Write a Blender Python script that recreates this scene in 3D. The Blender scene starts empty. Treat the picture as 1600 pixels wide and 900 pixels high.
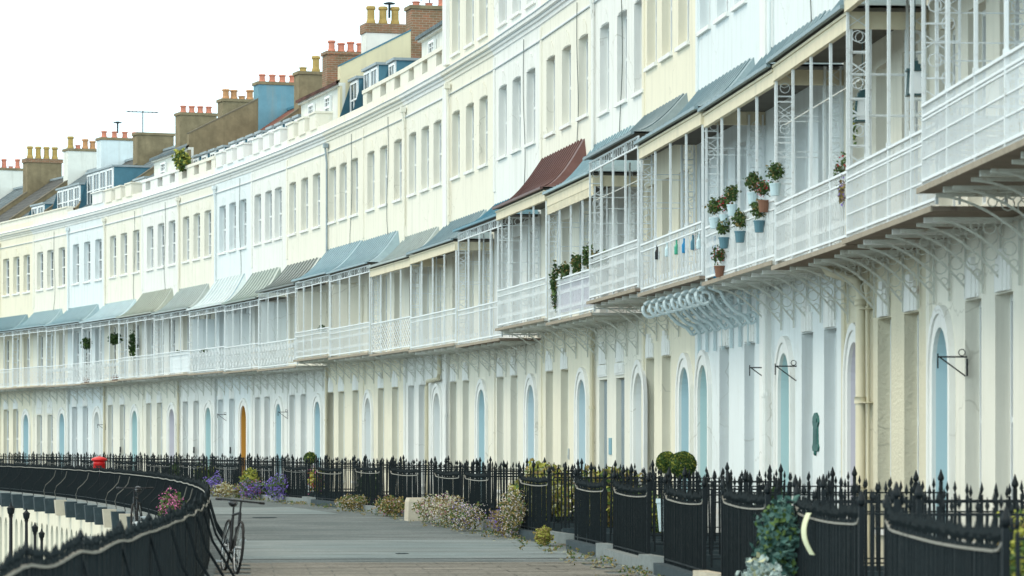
import bpy, math, random
from mathutils import Vector, Matrix, noise
random.seed(7)
R = math.radians
scene = bpy.context.scene
col = scene.collection

# ------------------------------------------------------------------ camera
cam = bpy.data.cameras.new("camera")
cam.sensor_width = 36.0
cam.lens = 120.4
cam.shift_y = 245.0 / 1600.0
cam.clip_start = 0.5
cam.clip_end = 3000
cam.dof.use_dof = True
cam.dof.focus_distance = 82
cam.dof.aperture_fstop = 4.5
camo = bpy.data.objects.new("camera", cam)
camo.location = (0, 0, 1.65)
camo.rotation_euler = (R(90), 0, 0)
col.objects.link(camo)
scene.camera = camo

# ------------------------------------------------------------------ world
SUN_EL, SUN_AZ = 52.0, -100.0        # azimuth from +Y towards +X
world = bpy.data.worlds.new("World")
scene.world = world
world.use_nodes = True
nt = world.node_tree
nt.nodes.clear()
out = nt.nodes.new("ShaderNodeOutputWorld")
sky = nt.nodes.new("ShaderNodeTexSky")
sky.sky_type = 'NISHITA'
sky.sun_disc = False
sky.sun_elevation = R(SUN_EL)
sky.sun_rotation = R(SUN_AZ)
bg1 = nt.nodes.new("ShaderNodeBackground")
bg1.inputs['Strength'].default_value = 0.15
nt.links.new(sky.outputs['Color'], bg1.inputs['Color'])
bg2 = nt.nodes.new("ShaderNodeBackground")     # high thin cloud
bg2.inputs['Color'].default_value = (0.90, 0.965, 1.0, 1)
bg2.inputs['Strength'].default_value = 1.5
mixs = nt.nodes.new("ShaderNodeMixShader")
tc = nt.nodes.new("ShaderNodeTexCoord")
nz = nt.nodes.new("ShaderNodeTexNoise")
nz.inputs['Scale'].default_value = 2.2
nz.inputs['Detail'].default_value = 5
mr = nt.nodes.new("ShaderNodeMapRange")
mr.inputs['From Min'].default_value = 0.3
mr.inputs['From Max'].default_value = 0.7
mr.inputs['To Min'].default_value = 0.80
mr.inputs['To Max'].default_value = 1.0
nt.links.new(tc.outputs['Generated'], nz.inputs['Vector'])
# cooler air light low down, warmer thin cloud overhead
sxyz = nt.nodes.new("ShaderNodeSeparateXYZ")
nt.links.new(tc.outputs['Generated'], sxyz.inputs[0])
mre = nt.nodes.new("ShaderNodeMapRange")
mre.inputs['From Min'].default_value = 0.0
mre.inputs['From Max'].default_value = 0.75
nt.links.new(sxyz.outputs['Z'], mre.inputs['Value'])
mxe = nt.nodes.new("ShaderNodeMix")
mxe.data_type = 'RGBA'
mxe.inputs[6].default_value = (0.82, 1.10, 1.19, 1)
mxe.inputs[7].default_value = (0.72, 0.69, 0.61, 1)
nt.links.new(mre.outputs[0], mxe.inputs[0])
# cloud colour scaled up behind the camera, an added glow filling the shaded reveals
mrb = nt.nodes.new("ShaderNodeMapRange")
mrb.inputs['From Min'].default_value = 0.1
mrb.inputs['From Max'].default_value = -0.9
mrb.inputs['To Min'].default_value = 1.0
mrb.inputs['To Max'].default_value = 1.75
nt.links.new(sxyz.outputs['Y'], mrb.inputs['Value'])
mxb = nt.nodes.new("ShaderNodeVectorMath")
mxb.operation = 'SCALE'
nt.links.new(mxe.outputs[2], mxb.inputs[0])
nt.links.new(mrb.outputs[0], mxb.inputs['Scale'])
nt.links.new(mxb.outputs[0], bg2.inputs['Color'])
nt.links.new(nz.outputs['Fac'], mr.inputs['Value'])
nt.links.new(mr.outputs['Result'], mixs.inputs['Fac'])
nt.links.new(bg1.outputs[0], mixs.inputs[1])
nt.links.new(bg2.outputs[0], mixs.inputs[2])
nt.links.new(mixs.outputs[0], out.inputs['Surface'])

# ------------------------------------------------------------------ sun
sl = bpy.data.lights.new("sun", 'SUN')
sl.energy = 1.1
sl.use_shadow = True
sl.angle = R(22)
sl.color = (1.0, 0.90, 0.73)
so = bpy.data.objects.new("sun", sl)
d = Vector((math.sin(R(SUN_AZ)) * math.cos(R(SUN_EL)), math.cos(R(SUN_AZ)) * math.cos(R(SUN_EL)), math.sin(R(SUN_EL))))
so.rotation_euler = d.to_track_quat('Z', 'Y').to_euler()
col.objects.link(so)

vs = scene.view_settings
vs.view_transform = 'Standard'
vs.look = 'None'
vs.gamma = 1.0
vs.exposure = 0.2
try:
    scene.cycles.use_denoising = True
    scene.cycles.max_bounces = 5
except Exception:
    pass

# ------------------------------------------------------------------ the crescent's curve
CX0, CY0, CTH, CK = 2.13332815, 69.3978545, 0.144096201, 0.00273676139

def P(u, n=0.0, z=0.0):
    """u metres along the house fronts (growing away), n metres out from them, z height."""
    t = CTH + CK * u
    X = CX0 + (math.cos(t) - math.cos(CTH)) / CK
    Y = CY0 + (math.sin(t) - math.sin(CTH)) / CK
    return Vector((X - n * math.cos(t), Y - n * math.sin(t), z))

def TANG(u):
    t = CTH + CK * u
    return Vector((-math.sin(t), math.cos(t), 0))

def OUTW(u):
    t = CTH + CK * u
    return Vector((-math.cos(t), -math.sin(t), 0))

# ------------------------------------------------------------------ materials
def new_mat(name):
    m = bpy.data.materials.new(name)
    m.use_nodes = True
    n = m.node_tree
    b = n.nodes['Principled BSDF']
    return m, n, b

def paint(name, c, rough=0.6, var=0.08, scale=1.5, streak=0.0, streak_col=(0.30, 0.29, 0.24), bump=0.0,
          bscale=60.0, metal=0.0, spec=0.3, rust=0.0, rust_col=(0.28, 0.16, 0.08), rscale=7.0, crack=0.0):
    m, n, b = new_mat(name)
    N, L = n.nodes, n.links
    tcn = N.new("ShaderNodeTexCoord")
    geo = N.new("ShaderNodeNewGeometry")
    nz = N.new("ShaderNodeTexNoise")
    nz.inputs['Scale'].default_value = scale
    nz.inputs['Detail'].default_value = 6
    nz.inputs['Roughness'].default_value = 0.65
    L.new(geo.outputs['Position'], nz.inputs['Vector'])
    mix = N.new("ShaderNodeMix")
    mix.data_type = 'RGBA'
    lo = tuple(max(0, x * (1 - var * 1.6)) for x in c)
    hi = tuple(min(0.9, x * (1 + var)) for x in c)
    mix.inputs[6].default_value = (*lo, 1)
    mix.inputs[7].default_value = (*hi, 1)
    L.new(nz.outputs['Fac'], mix.inputs[0])
    last = mix.outputs[2]
    if streak > 0:
        mp = N.new("ShaderNodeMapping")
        mp.inputs['Scale'].default_value = (2.6, 2.6, 0.16)
        L.new(geo.outputs['Position'], mp.inputs['Vector'])
        n2 = N.new("ShaderNodeTexNoise")
        n2.inputs['Scale'].default_value = 1.6
        n2.inputs['Detail'].default_value = 8
        n2.inputs['Roughness'].default_value = 0.7
        L.new(mp.outputs[0], n2.inputs['Vector'])
        rr = N.new("ShaderNodeMapRange")
        rr.inputs['From Min'].default_value = 0.50
        rr.inputs['From Max'].default_value = 0.78
        rr.inputs['To Max'].default_value = streak
        L.new(n2.outputs['Fac'], rr.inputs['Value'])
        m2 = N.new("ShaderNodeMix")
        m2.data_type = 'RGBA'
        L.new(rr.outputs[0], m2.inputs[0])
        L.new(last, m2.inputs[6])
        m2.inputs[7].default_value = (*streak_col, 1)
        last = m2.outputs[2]
    if rust > 0:
        n3 = N.new("ShaderNodeTexNoise")
        n3.inputs['Scale'].default_value = rscale
        n3.inputs['Detail'].default_value = 8
        n3.inputs['Roughness'].default_value = 0.75
        L.new(geo.outputs['Position'], n3.inputs['Vector'])
        r3 = N.new("ShaderNodeMapRange")
        r3.inputs['From Min'].default_value = 0.56
        r3.inputs['From Max'].default_value = 0.68
        r3.inputs['To Max'].default_value = rust
        L.new(n3.outputs['Fac'], r3.inputs['Value'])
        m3 = N.new("ShaderNodeMix")
        m3.data_type = 'RGBA'
        L.new(r3.outputs[0], m3.inputs[0])
        L.new(last, m3.inputs[6])
        m3.inputs[7].default_value = (*rust_col, 1)
        last = m3.outputs[2]
    if crack > 0:
        nd = N.new("ShaderNodeTexNoise")
        nd.inputs['Scale'].default_value = 3.0
        L.new(geo.outputs['Position'], nd.inputs['Vector'])
        va = N.new("ShaderNodeVectorMath")
        va.operation = 'MULTIPLY_ADD'
        va.inputs[1].default_value = (0.35, 0.35, 0.35)
        L.new(nd.outputs['Color'], va.inputs[0])
        L.new(geo.outputs['Position'], va.inputs[2])
        vo = N.new("ShaderNodeTexVoronoi")
        vo.feature = 'DISTANCE_TO_EDGE'
        vo.inputs['Scale'].default_value = 0.55
        L.new(va.outputs[0], vo.inputs['Vector'])
        rc_ = N.new("ShaderNodeMapRange")
        rc_.inputs['From Min'].default_value = 0.0
        rc_.inputs['From Max'].default_value = 0.009
        rc_.inputs['To Min'].default_value = crack
        rc_.inputs['To Max'].default_value = 0.0
        L.new(vo.outputs['Distance'], rc_.inputs['Value'])
        nm_ = N.new("ShaderNodeTexNoise")
        nm_.inputs['Scale'].default_value = 0.45
        L.new(geo.outputs['Position'], nm_.inputs['Vector'])
        rm_ = N.new("ShaderNodeMapRange")
        rm_.inputs['From Min'].default_value = 0.5
        rm_.inputs['From Max'].default_value = 0.6
        L.new(nm_.outputs['Fac'], rm_.inputs['Value'])
        mu = N.new("ShaderNodeMath")
        mu.operation = 'MULTIPLY'
        L.new(rc_.outputs[0], mu.inputs[0])
        L.new(rm_.outputs[0], mu.inputs[1])
        m6 = N.new("ShaderNodeMix")
        m6.data_type = 'RGBA'
        L.new(mu.outputs[0], m6.inputs[0])
        L.new(last, m6.inputs[6])
        m6.inputs[7].default_value = (0.28, 0.26, 0.20, 1)
        last = m6.outputs[2]
    L.new(last, b.inputs['Base Color'])
    b.inputs['Roughness'].default_value = rough
    b.inputs['Metallic'].default_value = metal
    b.inputs['Specular IOR Level'].default_value = spec
    if bump > 0:
        n4 = N.new("ShaderNodeTexNoise")
        n4.inputs['Scale'].default_value = bscale
        n4.inputs['Detail'].default_value = 4
        L.new(geo.outputs['Position'], n4.inputs['Vector'])
        bp = N.new("ShaderNodeBump")
        bp.inputs['Strength'].default_value = bump
        bp.inputs['Distance'].default_value = 0.02
        L.new(n4.outputs['Fac'], bp.inputs['Height'])
        L.new(bp.outputs[0], b.inputs['Normal'])
    return m

M = {}
def wallp(key, c, streak=0.30, bump=0.15, bs=30):
    M[key] = paint("stucco_" + key, c, rough=0.85, var=0.05, scale=0.9, streak=streak, bump=bump, bscale=bs, spec=0.12, crack=0.35,
                   rust=0.16, rscale=1.3, rust_col=(0.52, 0.50, 0.42))
wallp('cream', (0.80, 0.765, 0.655))
wallp('pale_cream', (0.80, 0.775, 0.68))
wallp('yellow_cream', (0.80, 0.75, 0.605))
wallp('white', (0.79, 0.79, 0.755))
wallp('cool_white', (0.76, 0.80, 0.80))
wallp('pale_blue', (0.735, 0.785, 0.795))
wallp('pale_green', (0.70, 0.76, 0.70))
wallp('trim', (0.82, 0.82, 0.79), streak=0.3)
wallp('trim_cream', (0.81, 0.78, 0.68), streak=0.3)
wallp('pebble', (0.70, 0.65, 0.50), bump=1.0, bs=22)
M['blue_reveal'] = paint("blue_paint", (0.50, 0.655, 0.70), rough=0.6, var=0.03)
M['pale_blue_reveal'] = paint("pale_blue_paint", (0.60, 0.71, 0.75), rough=0.6, var=0.03)
M['aqua_reveal'] = paint("aqua_paint", (0.53, 0.69, 0.70), rough=0.6, var=0.03)
M['lilac_reveal'] = paint("lilac_paint", (0.66, 0.64, 0.69), rough=0.6, var=0.03)
M['ochre_reveal'] = paint("ochre_paint", (0.55, 0.30, 0.06), rough=0.5, var=0.04)
M['white_reveal'] = paint("white_gloss", (0.78, 0.80, 0.79), rough=0.4, var=0.03)
M['iron_white'] = paint("white_iron", (0.76, 0.80, 0.81), rough=0.45, var=0.06, scale=6, rust=0.55, rscale=9, rust_col=(0.36, 0.33, 0.28))
M['slab_edge'] = paint("slab_edge", (0.36, 0.31, 0.24), rough=0.85, var=0.3, scale=4, rust=0.7, rscale=4, rust_col=(0.14, 0.09, 0.06))
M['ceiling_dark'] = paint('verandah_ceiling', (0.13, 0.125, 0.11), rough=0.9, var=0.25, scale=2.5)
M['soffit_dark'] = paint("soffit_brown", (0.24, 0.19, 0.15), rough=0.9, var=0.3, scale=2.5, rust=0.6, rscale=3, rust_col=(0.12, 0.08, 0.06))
M['iron_rusty'] = paint("rusty_white_iron", (0.66, 0.66, 0.60), rough=0.55, var=0.1, scale=6, rust=0.9, rscale=5)
M['iron_bracket'] = paint("bracket_iron", (0.62, 0.63, 0.57), rough=0.6, var=0.15, scale=5, rust=0.7, rscale=8)
M['scroll_blue'] = paint("scroll_blue", (0.58, 0.68, 0.70), rough=0.5, var=0.06)
M['beam_cream'] = paint("cream_beam", (0.76, 0.68, 0.50), rough=0.7, var=0.1, scale=4, streak=0.3)
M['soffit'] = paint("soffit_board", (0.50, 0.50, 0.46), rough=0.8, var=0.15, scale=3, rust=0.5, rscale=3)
M['sash'] = paint("sash_paint", (0.80, 0.82, 0.82), rough=0.35, var=0.03)
M['lead_blue'] = paint("lead_blue", (0.075, 0.20, 0.27), rough=0.5, var=0.2, scale=4)
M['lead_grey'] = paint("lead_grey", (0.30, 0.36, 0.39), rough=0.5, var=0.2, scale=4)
M['render_brown'] = paint("render_brown", (0.25, 0.205, 0.125), rough=0.95, var=0.4, scale=2.5, streak=0.6, streak_col=(0.13, 0.11, 0.07))
M['coping_brown'] = paint('coping_brown', (0.17, 0.15, 0.11), rough=0.95, var=0.25, scale=2.5)
M['render_yellow'] = paint("render_yellow", (0.70, 0.63, 0.43), rough=0.9, var=0.08, streak=0.3)
M['stack_white'] = paint("stack_white", (0.74, 0.75, 0.70), rough=0.9, var=0.12, scale=2, streak=0.5)
M['stack_teal'] = paint('stack_teal', (0.15, 0.31, 0.39), rough=0.9, var=0.2, scale=2, streak=0.5)
M['stack_blue'] = paint("stack_blue", (0.66, 0.75, 0.78), rough=0.9, var=0.12, scale=2, streak=0.4)
M['pot_ochre'] = paint("pot_ochre", (0.42, 0.30, 0.10), rough=0.8, var=0.3, scale=4)
M['pot_red'] = paint("pot_red", (0.56, 0.22, 0.15), rough=0.8, var=0.2, scale=4)
M['pot_orange'] = paint("pot_orange", (0.50, 0.27, 0.13), rough=0.8, var=0.3, scale=4)
M['black_iron'] = paint("black_iron", (0.007, 0.012, 0.015), rough=0.5, var=0.3, scale=20, spec=0.2)
M['black_iron_old'] = paint("old_black_iron", (0.012, 0.019, 0.022), rough=0.65, var=0.5, scale=30, spec=0.15, rust=0.4, rscale=14, rust_col=(0.05, 0.052, 0.048))
M['highlight_rail'] = paint("highlight_rail", (0.30, 0.29, 0.25), rough=0.6, var=0.3, scale=6)  # pale colour stands in for the highlight along the rail tops
M['dim_highlight'] = paint('dim_highlight_rail', (0.13, 0.13, 0.115), rough=0.6, var=0.3, scale=6)  # highlight on far rails and stays, painted in as a dimmer tone
M['kerb_stone'] = paint("kerb_stone", (0.22, 0.25, 0.25), rough=0.9, var=0.25, scale=5, bump=0.4, rust=0.4, rust_col=(0.10, 0.11, 0.09))
M['dark_stone'] = paint("dark_stone", (0.035, 0.055, 0.065), rough=0.8, var=0.3, scale=5, bump=0.4, rust=0.35, rust_col=(0.10, 0.13, 0.14))
M['pale_stone'] = paint("pale_stone", (0.55, 0.50, 0.40), rough=0.9, var=0.2, scale=5, bump=0.4, rust=0.3, rust_col=(0.3, 0.3, 0.22))
M['leaf_dark'] = paint("leaf_dark", (0.03, 0.07, 0.018), rough=0.6, var=0.4, scale=9)
M['leaf_mid'] = paint("leaf_mid", (0.07, 0.13, 0.03), rough=0.6, var=0.4, scale=9)
M['leaf_yellow'] = paint("leaf_yellow", (0.34, 0.35, 0.06), rough=0.6, var=0.3, scale=9)
M['leaf_olive'] = paint("leaf_olive", (0.26, 0.20, 0.07), rough=0.7, var=0.3, scale=9)
M['leaf_pale'] = paint("leaf_pale", (0.45, 0.46, 0.28), rough=0.7, var=0.2, scale=9)
M['leaf_blue'] = paint("leaf_blue", (0.06, 0.14, 0.12), rough=0.6, var=0.3, scale=9)
M['leaf_silver'] = paint("leaf_silver", (0.42, 0.52, 0.50), rough=0.7, var=0.2, scale=9)
M['fl_white'] = paint("petal_white", (0.75, 0.68, 0.66), rough=0.7, var=0.1, scale=20)
M['fl_pink'] = paint("petal_pink", (0.62, 0.18, 0.36), rough=0.7, var=0.2, scale=20)
M['fl_purple'] = paint("petal_purple", (0.27, 0.19, 0.62), rough=0.7, var=0.2, scale=20)
M['fl_red'] = paint("petal_red", (0.50, 0.02, 0.04), rough=0.6, var=0.2, scale=20)
M['bark'] = paint("bark", (0.10, 0.08, 0.05), rough=0.9, var=0.3, scale=12)
M['lantern_green'] = paint('lantern_green', (0.03, 0.08, 0.085), rough=0.5)
M['planter_blue'] = paint("planter_blue", (0.10, 0.21, 0.26), rough=0.5)
M['planter_pale'] = paint("planter_pale", (0.55, 0.70, 0.74), rough=0.5)
M['terracotta'] = paint("terracotta", (0.22, 0.11, 0.07), rough=0.8)
M['red_paint'] = paint("pillar_red", (0.62, 0.012, 0.012), rough=0.28, var=0.1, spec=0.5)
M['bronze'] = paint("bronze_green", (0.03, 0.13, 0.11), rough=0.5, var=0.4, scale=25, metal=0.3)
M['plaque_blue'] = paint("plaque_blue", (0.16, 0.33, 0.40), rough=0.4)
M['black'] = paint("black_paint", (0.012, 0.013, 0.015), rough=0.4)
M['rubber'] = paint("rubber", (0.02, 0.02, 0.02), rough=0.8)
M['steel'] = paint("steel", (0.45, 0.47, 0.48), rough=0.3, metal=0.8)
M['cloth_blue'] = paint("cloth_blue", (0.02, 0.22, 0.45), rough=0.8)
M['cloth_lilac'] = paint("cloth_lilac", (0.45, 0.42, 0.50), rough=0.9, var=0.3, scale=8)
M['pink_paint'] = paint("frame_pink", (0.6, 0.1, 0.3), rough=0.3)
M['green_glass'] = paint("green_glass", (0.05, 0.35, 0.22), rough=0.2)
M['pipe_cream'] = paint("pipe_cream", (0.62, 0.57, 0.42), rough=0.5, var=0.1, streak=0.4)
M['cable'] = paint("cable", (0.16, 0.18, 0.17), rough=0.6)
M['ribbon'] = paint("ribbon", (0.62, 0.66, 0.45), rough=0.8, var=0.15)

def glass_mat():
    m, n, b = new_mat("window_glass")
    b.inputs['Base Color'].default_value = (0.035, 0.05, 0.055, 1)
    b.inputs['Roughness'].default_value = 0.06
    b.inputs['Specular IOR Level'].default_value = 0.5
    return m
M['glass'] = glass_mat()

def brick_mat():
    m, n, b = new_mat("old_brick")
    N, L = n.nodes, n.links
    tcn = N.new("ShaderNodeTexCoord")
    br = N.new("ShaderNodeTexBrick")
    mp = N.new("ShaderNodeMapping")
    mp.inputs['Rotation'].default_value = (R(90), 0, 0)
    sx = N.new("ShaderNodeSeparateXYZ")
    cb = N.new("ShaderNodeCombineXYZ")
    add = N.new("ShaderNodeMath")
    L.new(tcn.outputs['Object'], sx.inputs[0])
    L.new(sx.outputs['X'], add.inputs[0])
    L.new(sx.outputs['Y'], add.inputs[1])
    L.new(add.outputs[0], cb.inputs['X'])
    L.new(sx.outputs['Z'], cb.inputs['Y'])
    L.new(cb.outputs[0], br.inputs['Vector'])
    br.inputs['Scale'].default_value = 1.0
    br.inputs['Brick Width'].default_value = 0.23
    br.inputs['Row Height'].default_value = 0.078
    br.inputs['Mortar Size'].default_value = 0.008
    br.inputs['Color1'].default_value = (0.30, 0.13, 0.07, 1)
    br.inputs['Color2'].default_value = (0.19, 0.11, 0.06, 1)
    br.inputs['Mortar'].default_value = (0.30, 0.27, 0.2, 1)
    nz = N.new("ShaderNodeTexNoise")
    nz.inputs['Scale'].default_value = 3
    nz.inputs['Detail'].default_value = 6
    L.new(tcn.outputs['Object'], nz.inputs['Vector'])
    mx = N.new("ShaderNodeMix")
    mx.data_type = 'RGBA'
    mr = N.new("ShaderNodeMapRange")
    mr.inputs['From Min'].default_value = 0.45
    mr.inputs['From Max'].default_value = 0.75
    mr.inputs['To Max'].default_value = 0.7
    L.new(nz.outputs['Fac'], mr.inputs['Value'])
    L.new(mr.outputs[0], mx.inputs[0])
    L.new(br.outputs['Color'], mx.inputs[6])
    mx.inputs[7].default_value = (0.13, 0.11, 0.06, 1)
    L.new(mx.outputs[2], b.inputs['Base Color'])
    b.inputs['Roughness'].default_value = 0.9
    return m
M['brick'] = brick_mat()

def tile_mat(name, c1, c2, mortar, w=0.28, h=0.2):
    m, n, b = new_mat(name)
    N, L = n.nodes, n.links
    tcn = N.new("ShaderNodeTexCoord")
    sx = N.new("ShaderNodeSeparateXYZ")
    cb = N.new("ShaderNodeCombineXYZ")
    L.new(tcn.outputs['Object'], sx.inputs[0])
    L.new(sx.outputs['X'], cb.inputs['X'])
    L.new(sx.outputs['Y'], cb.inputs['Y'])
    br = N.new("ShaderNodeTexBrick")
    L.new(cb.outputs[0], br.inputs['Vector'])
    br.inputs['Scale'].default_value = 1
    br.inputs['Brick Width'].default_value = w
    br.inputs['Row Height'].default_value = h
    br.inputs['Mortar Size'].default_value = 0.016
    br.inputs['Color1'].default_value = (*c1, 1)
    br.inputs['Color2'].default_value = (*c2, 1)
    br.inputs['Mortar'].default_value = (*mortar, 1)
    nz = N.new("ShaderNodeTexNoise")
    nz.inputs['Scale'].default_value = 1.6
    nz.inputs['Detail'].default_value = 7
    L.new(tcn.outputs['Object'], nz.inputs['Vector'])
    mx = N.new("ShaderNodeMix")
    mx.data_type = 'RGBA'
    mr = N.new("ShaderNodeMapRange")
    mr.inputs['From Min'].default_value = 0.4
    mr.inputs['From Max'].default_value = 0.75
    mr.inputs['To Max'].default_value = 0.6
    L.new(nz.outputs['Fac'], mr.inputs['Value'])
    L.new(mr.outputs[0], mx.inputs[0])
    L.new(br.outputs['Color'], mx.inputs[6])
    mx.inputs[7].default_value = (*(x * 1.5 for x in c2), 1)
    L.new(mx.outputs[2], b.inputs['Base Color'])
    bp = N.new("ShaderNodeBump")
    bp.inputs['Strength'].default_value = 0.6
    bp.inputs['Distance'].default_value = 0.03
    L.new(br.outputs['Fac'], bp.inputs['Height'])
    bp.invert = True
    L.new(bp.outputs[0], b.inputs['Normal'])
    b.inputs['Roughness'].default_value = 0.85
    b.inputs['Specular IOR Level'].default_value = 0.15
    return m
M['slate'] = tile_mat("roof_slate", (0.10, 0.135, 0.155), (0.14, 0.175, 0.19), (0.04, 0.05, 0.055))
M['slate_dark'] = tile_mat("dark_slate", (0.11, 0.115, 0.11), (0.08, 0.085, 0.085), (0.03, 0.03, 0.03), 0.35, 0.28)
M['red_tile'] = tile_mat("red_tile", (0.22, 0.09, 0.065), (0.15, 0.07, 0.055), (0.06, 0.03, 0.025), 0.3, 0.3)

def asphalt_mat(name, c, patch, fine=0.3):
    m, n, b = new_mat(name)
    N, L = n.nodes, n.links
    geo = N.new("ShaderNodeNewGeometry")
    n1 = N.new("ShaderNodeTexNoise")
    n1.inputs['Scale'].default_value = 0.35
    n1.inputs['Detail'].default_value = 8
    n1.inputs['Roughness'].default_value = 0.7
    n2 = N.new("ShaderNodeTexNoise")
    n2.inputs['Scale'].default_value = 14
    n2.inputs['Detail'].default_value = 6
    n2.inputs['Roughness'].default_value = 0.8
    for k in (n1, n2):
        L.new(geo.outputs['Position'], k.inputs['Vector'])
    mr = N.new("ShaderNodeMapRange")
    mr.inputs['From Min'].default_value = 0.42
    mr.inputs['From Max'].default_value = 0.62
    L.new(n1.outputs['Fac'], mr.inputs['Value'])
    mx = N.new("ShaderNodeMix")
    mx.data_type = 'RGBA'
    mx.inputs[6].default_value = (*c, 1)
    mx.inputs[7].default_value = (*patch, 1)
    L.new(mr.outputs[0], mx.inputs[0])
    # sweeping marks and tyre-worn streaks across the width
    mp = N.new("ShaderNodeMapping")
    mp.inputs['Scale'].default_value = (0.25, 2.2, 1.0)
    L.new(geo.outputs['Position'], mp.inputs['Vector'])
    n5 = N.new("ShaderNodeTexNoise")
    n5.inputs['Scale'].default_value = 1.1
    n5.inputs['Detail'].default_value = 9
    n5.inputs['Roughness'].default_value = 0.75
    L.new(mp.outputs[0], n5.inputs['Vector'])
    r5 = N.new("ShaderNodeMapRange")
    r5.inputs['From Min'].default_value = 0.35
    r5.inputs['From Max'].default_value = 0.65
    r5.inputs['To Min'].default_value = 0.5
    r5.inputs['To Max'].default_value = 1.35
    L.new(n5.outputs['Fac'], r5.inputs['Value'])
    m5 = N.new("ShaderNodeVectorMath")
    m5.operation = 'SCALE'
    L.new(mx.outputs[2], m5.inputs[0])
    L.new(r5.outputs[0], m5.inputs['Scale'])
    mr2 = N.new("ShaderNodeMapRange")
    mr2.inputs['From Min'].default_value = 0.3
    mr2.inputs['From Max'].default_value = 0.7
    mr2.inputs['To Min'].default_value = 1 - fine * 2
    mr2.inputs['To Max'].default_value = 1 + fine
    L.new(n2.outputs['Fac'], mr2.inputs['Value'])
    ml = N.new("ShaderNodeVectorMath")
    ml.operation = 'SCALE'
    L.new(m5.outputs[0], ml.inputs[0])
    L.new(mr2.outputs[0], ml.inputs['Scale'])
    L.new(ml.outputs[0], b.inputs['Base Color'])
    b.inputs['Roughness'].default_value = 0.85
    b.inputs['Specular IOR Level'].default_value = 0.25
    bp = N.new("ShaderNodeBump")
    bp.inputs['Strength'].default_value = 0.5
    bp.inputs['Distance'].default_value = 0.03
    L.new(n2.outputs['Fac'], bp.inputs['Height'])
    L.new(bp.outputs[0], b.inputs['Normal'])
    return m
M['asphalt'] = asphalt_mat("terrace_asphalt", (0.125, 0.155, 0.16), (0.19, 0.22, 0.225))
M['asphalt_new'] = asphalt_mat("asphalt_patch", (0.19, 0.24, 0.25), (0.24, 0.28, 0.285), 0.12)
M['flagstone'] = asphalt_mat("flagstone", (0.20, 0.195, 0.17), (0.25, 0.24, 0.21), 0.3)
M['soil'] = asphalt_mat("garden_soil", (0.10, 0.09, 0.06), (0.16, 0.15, 0.11), 0.3)
M['street'] = asphalt_mat("street_asphalt", (0.14, 0.17, 0.18), (0.2, 0.23, 0.24), 0.15)

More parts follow.
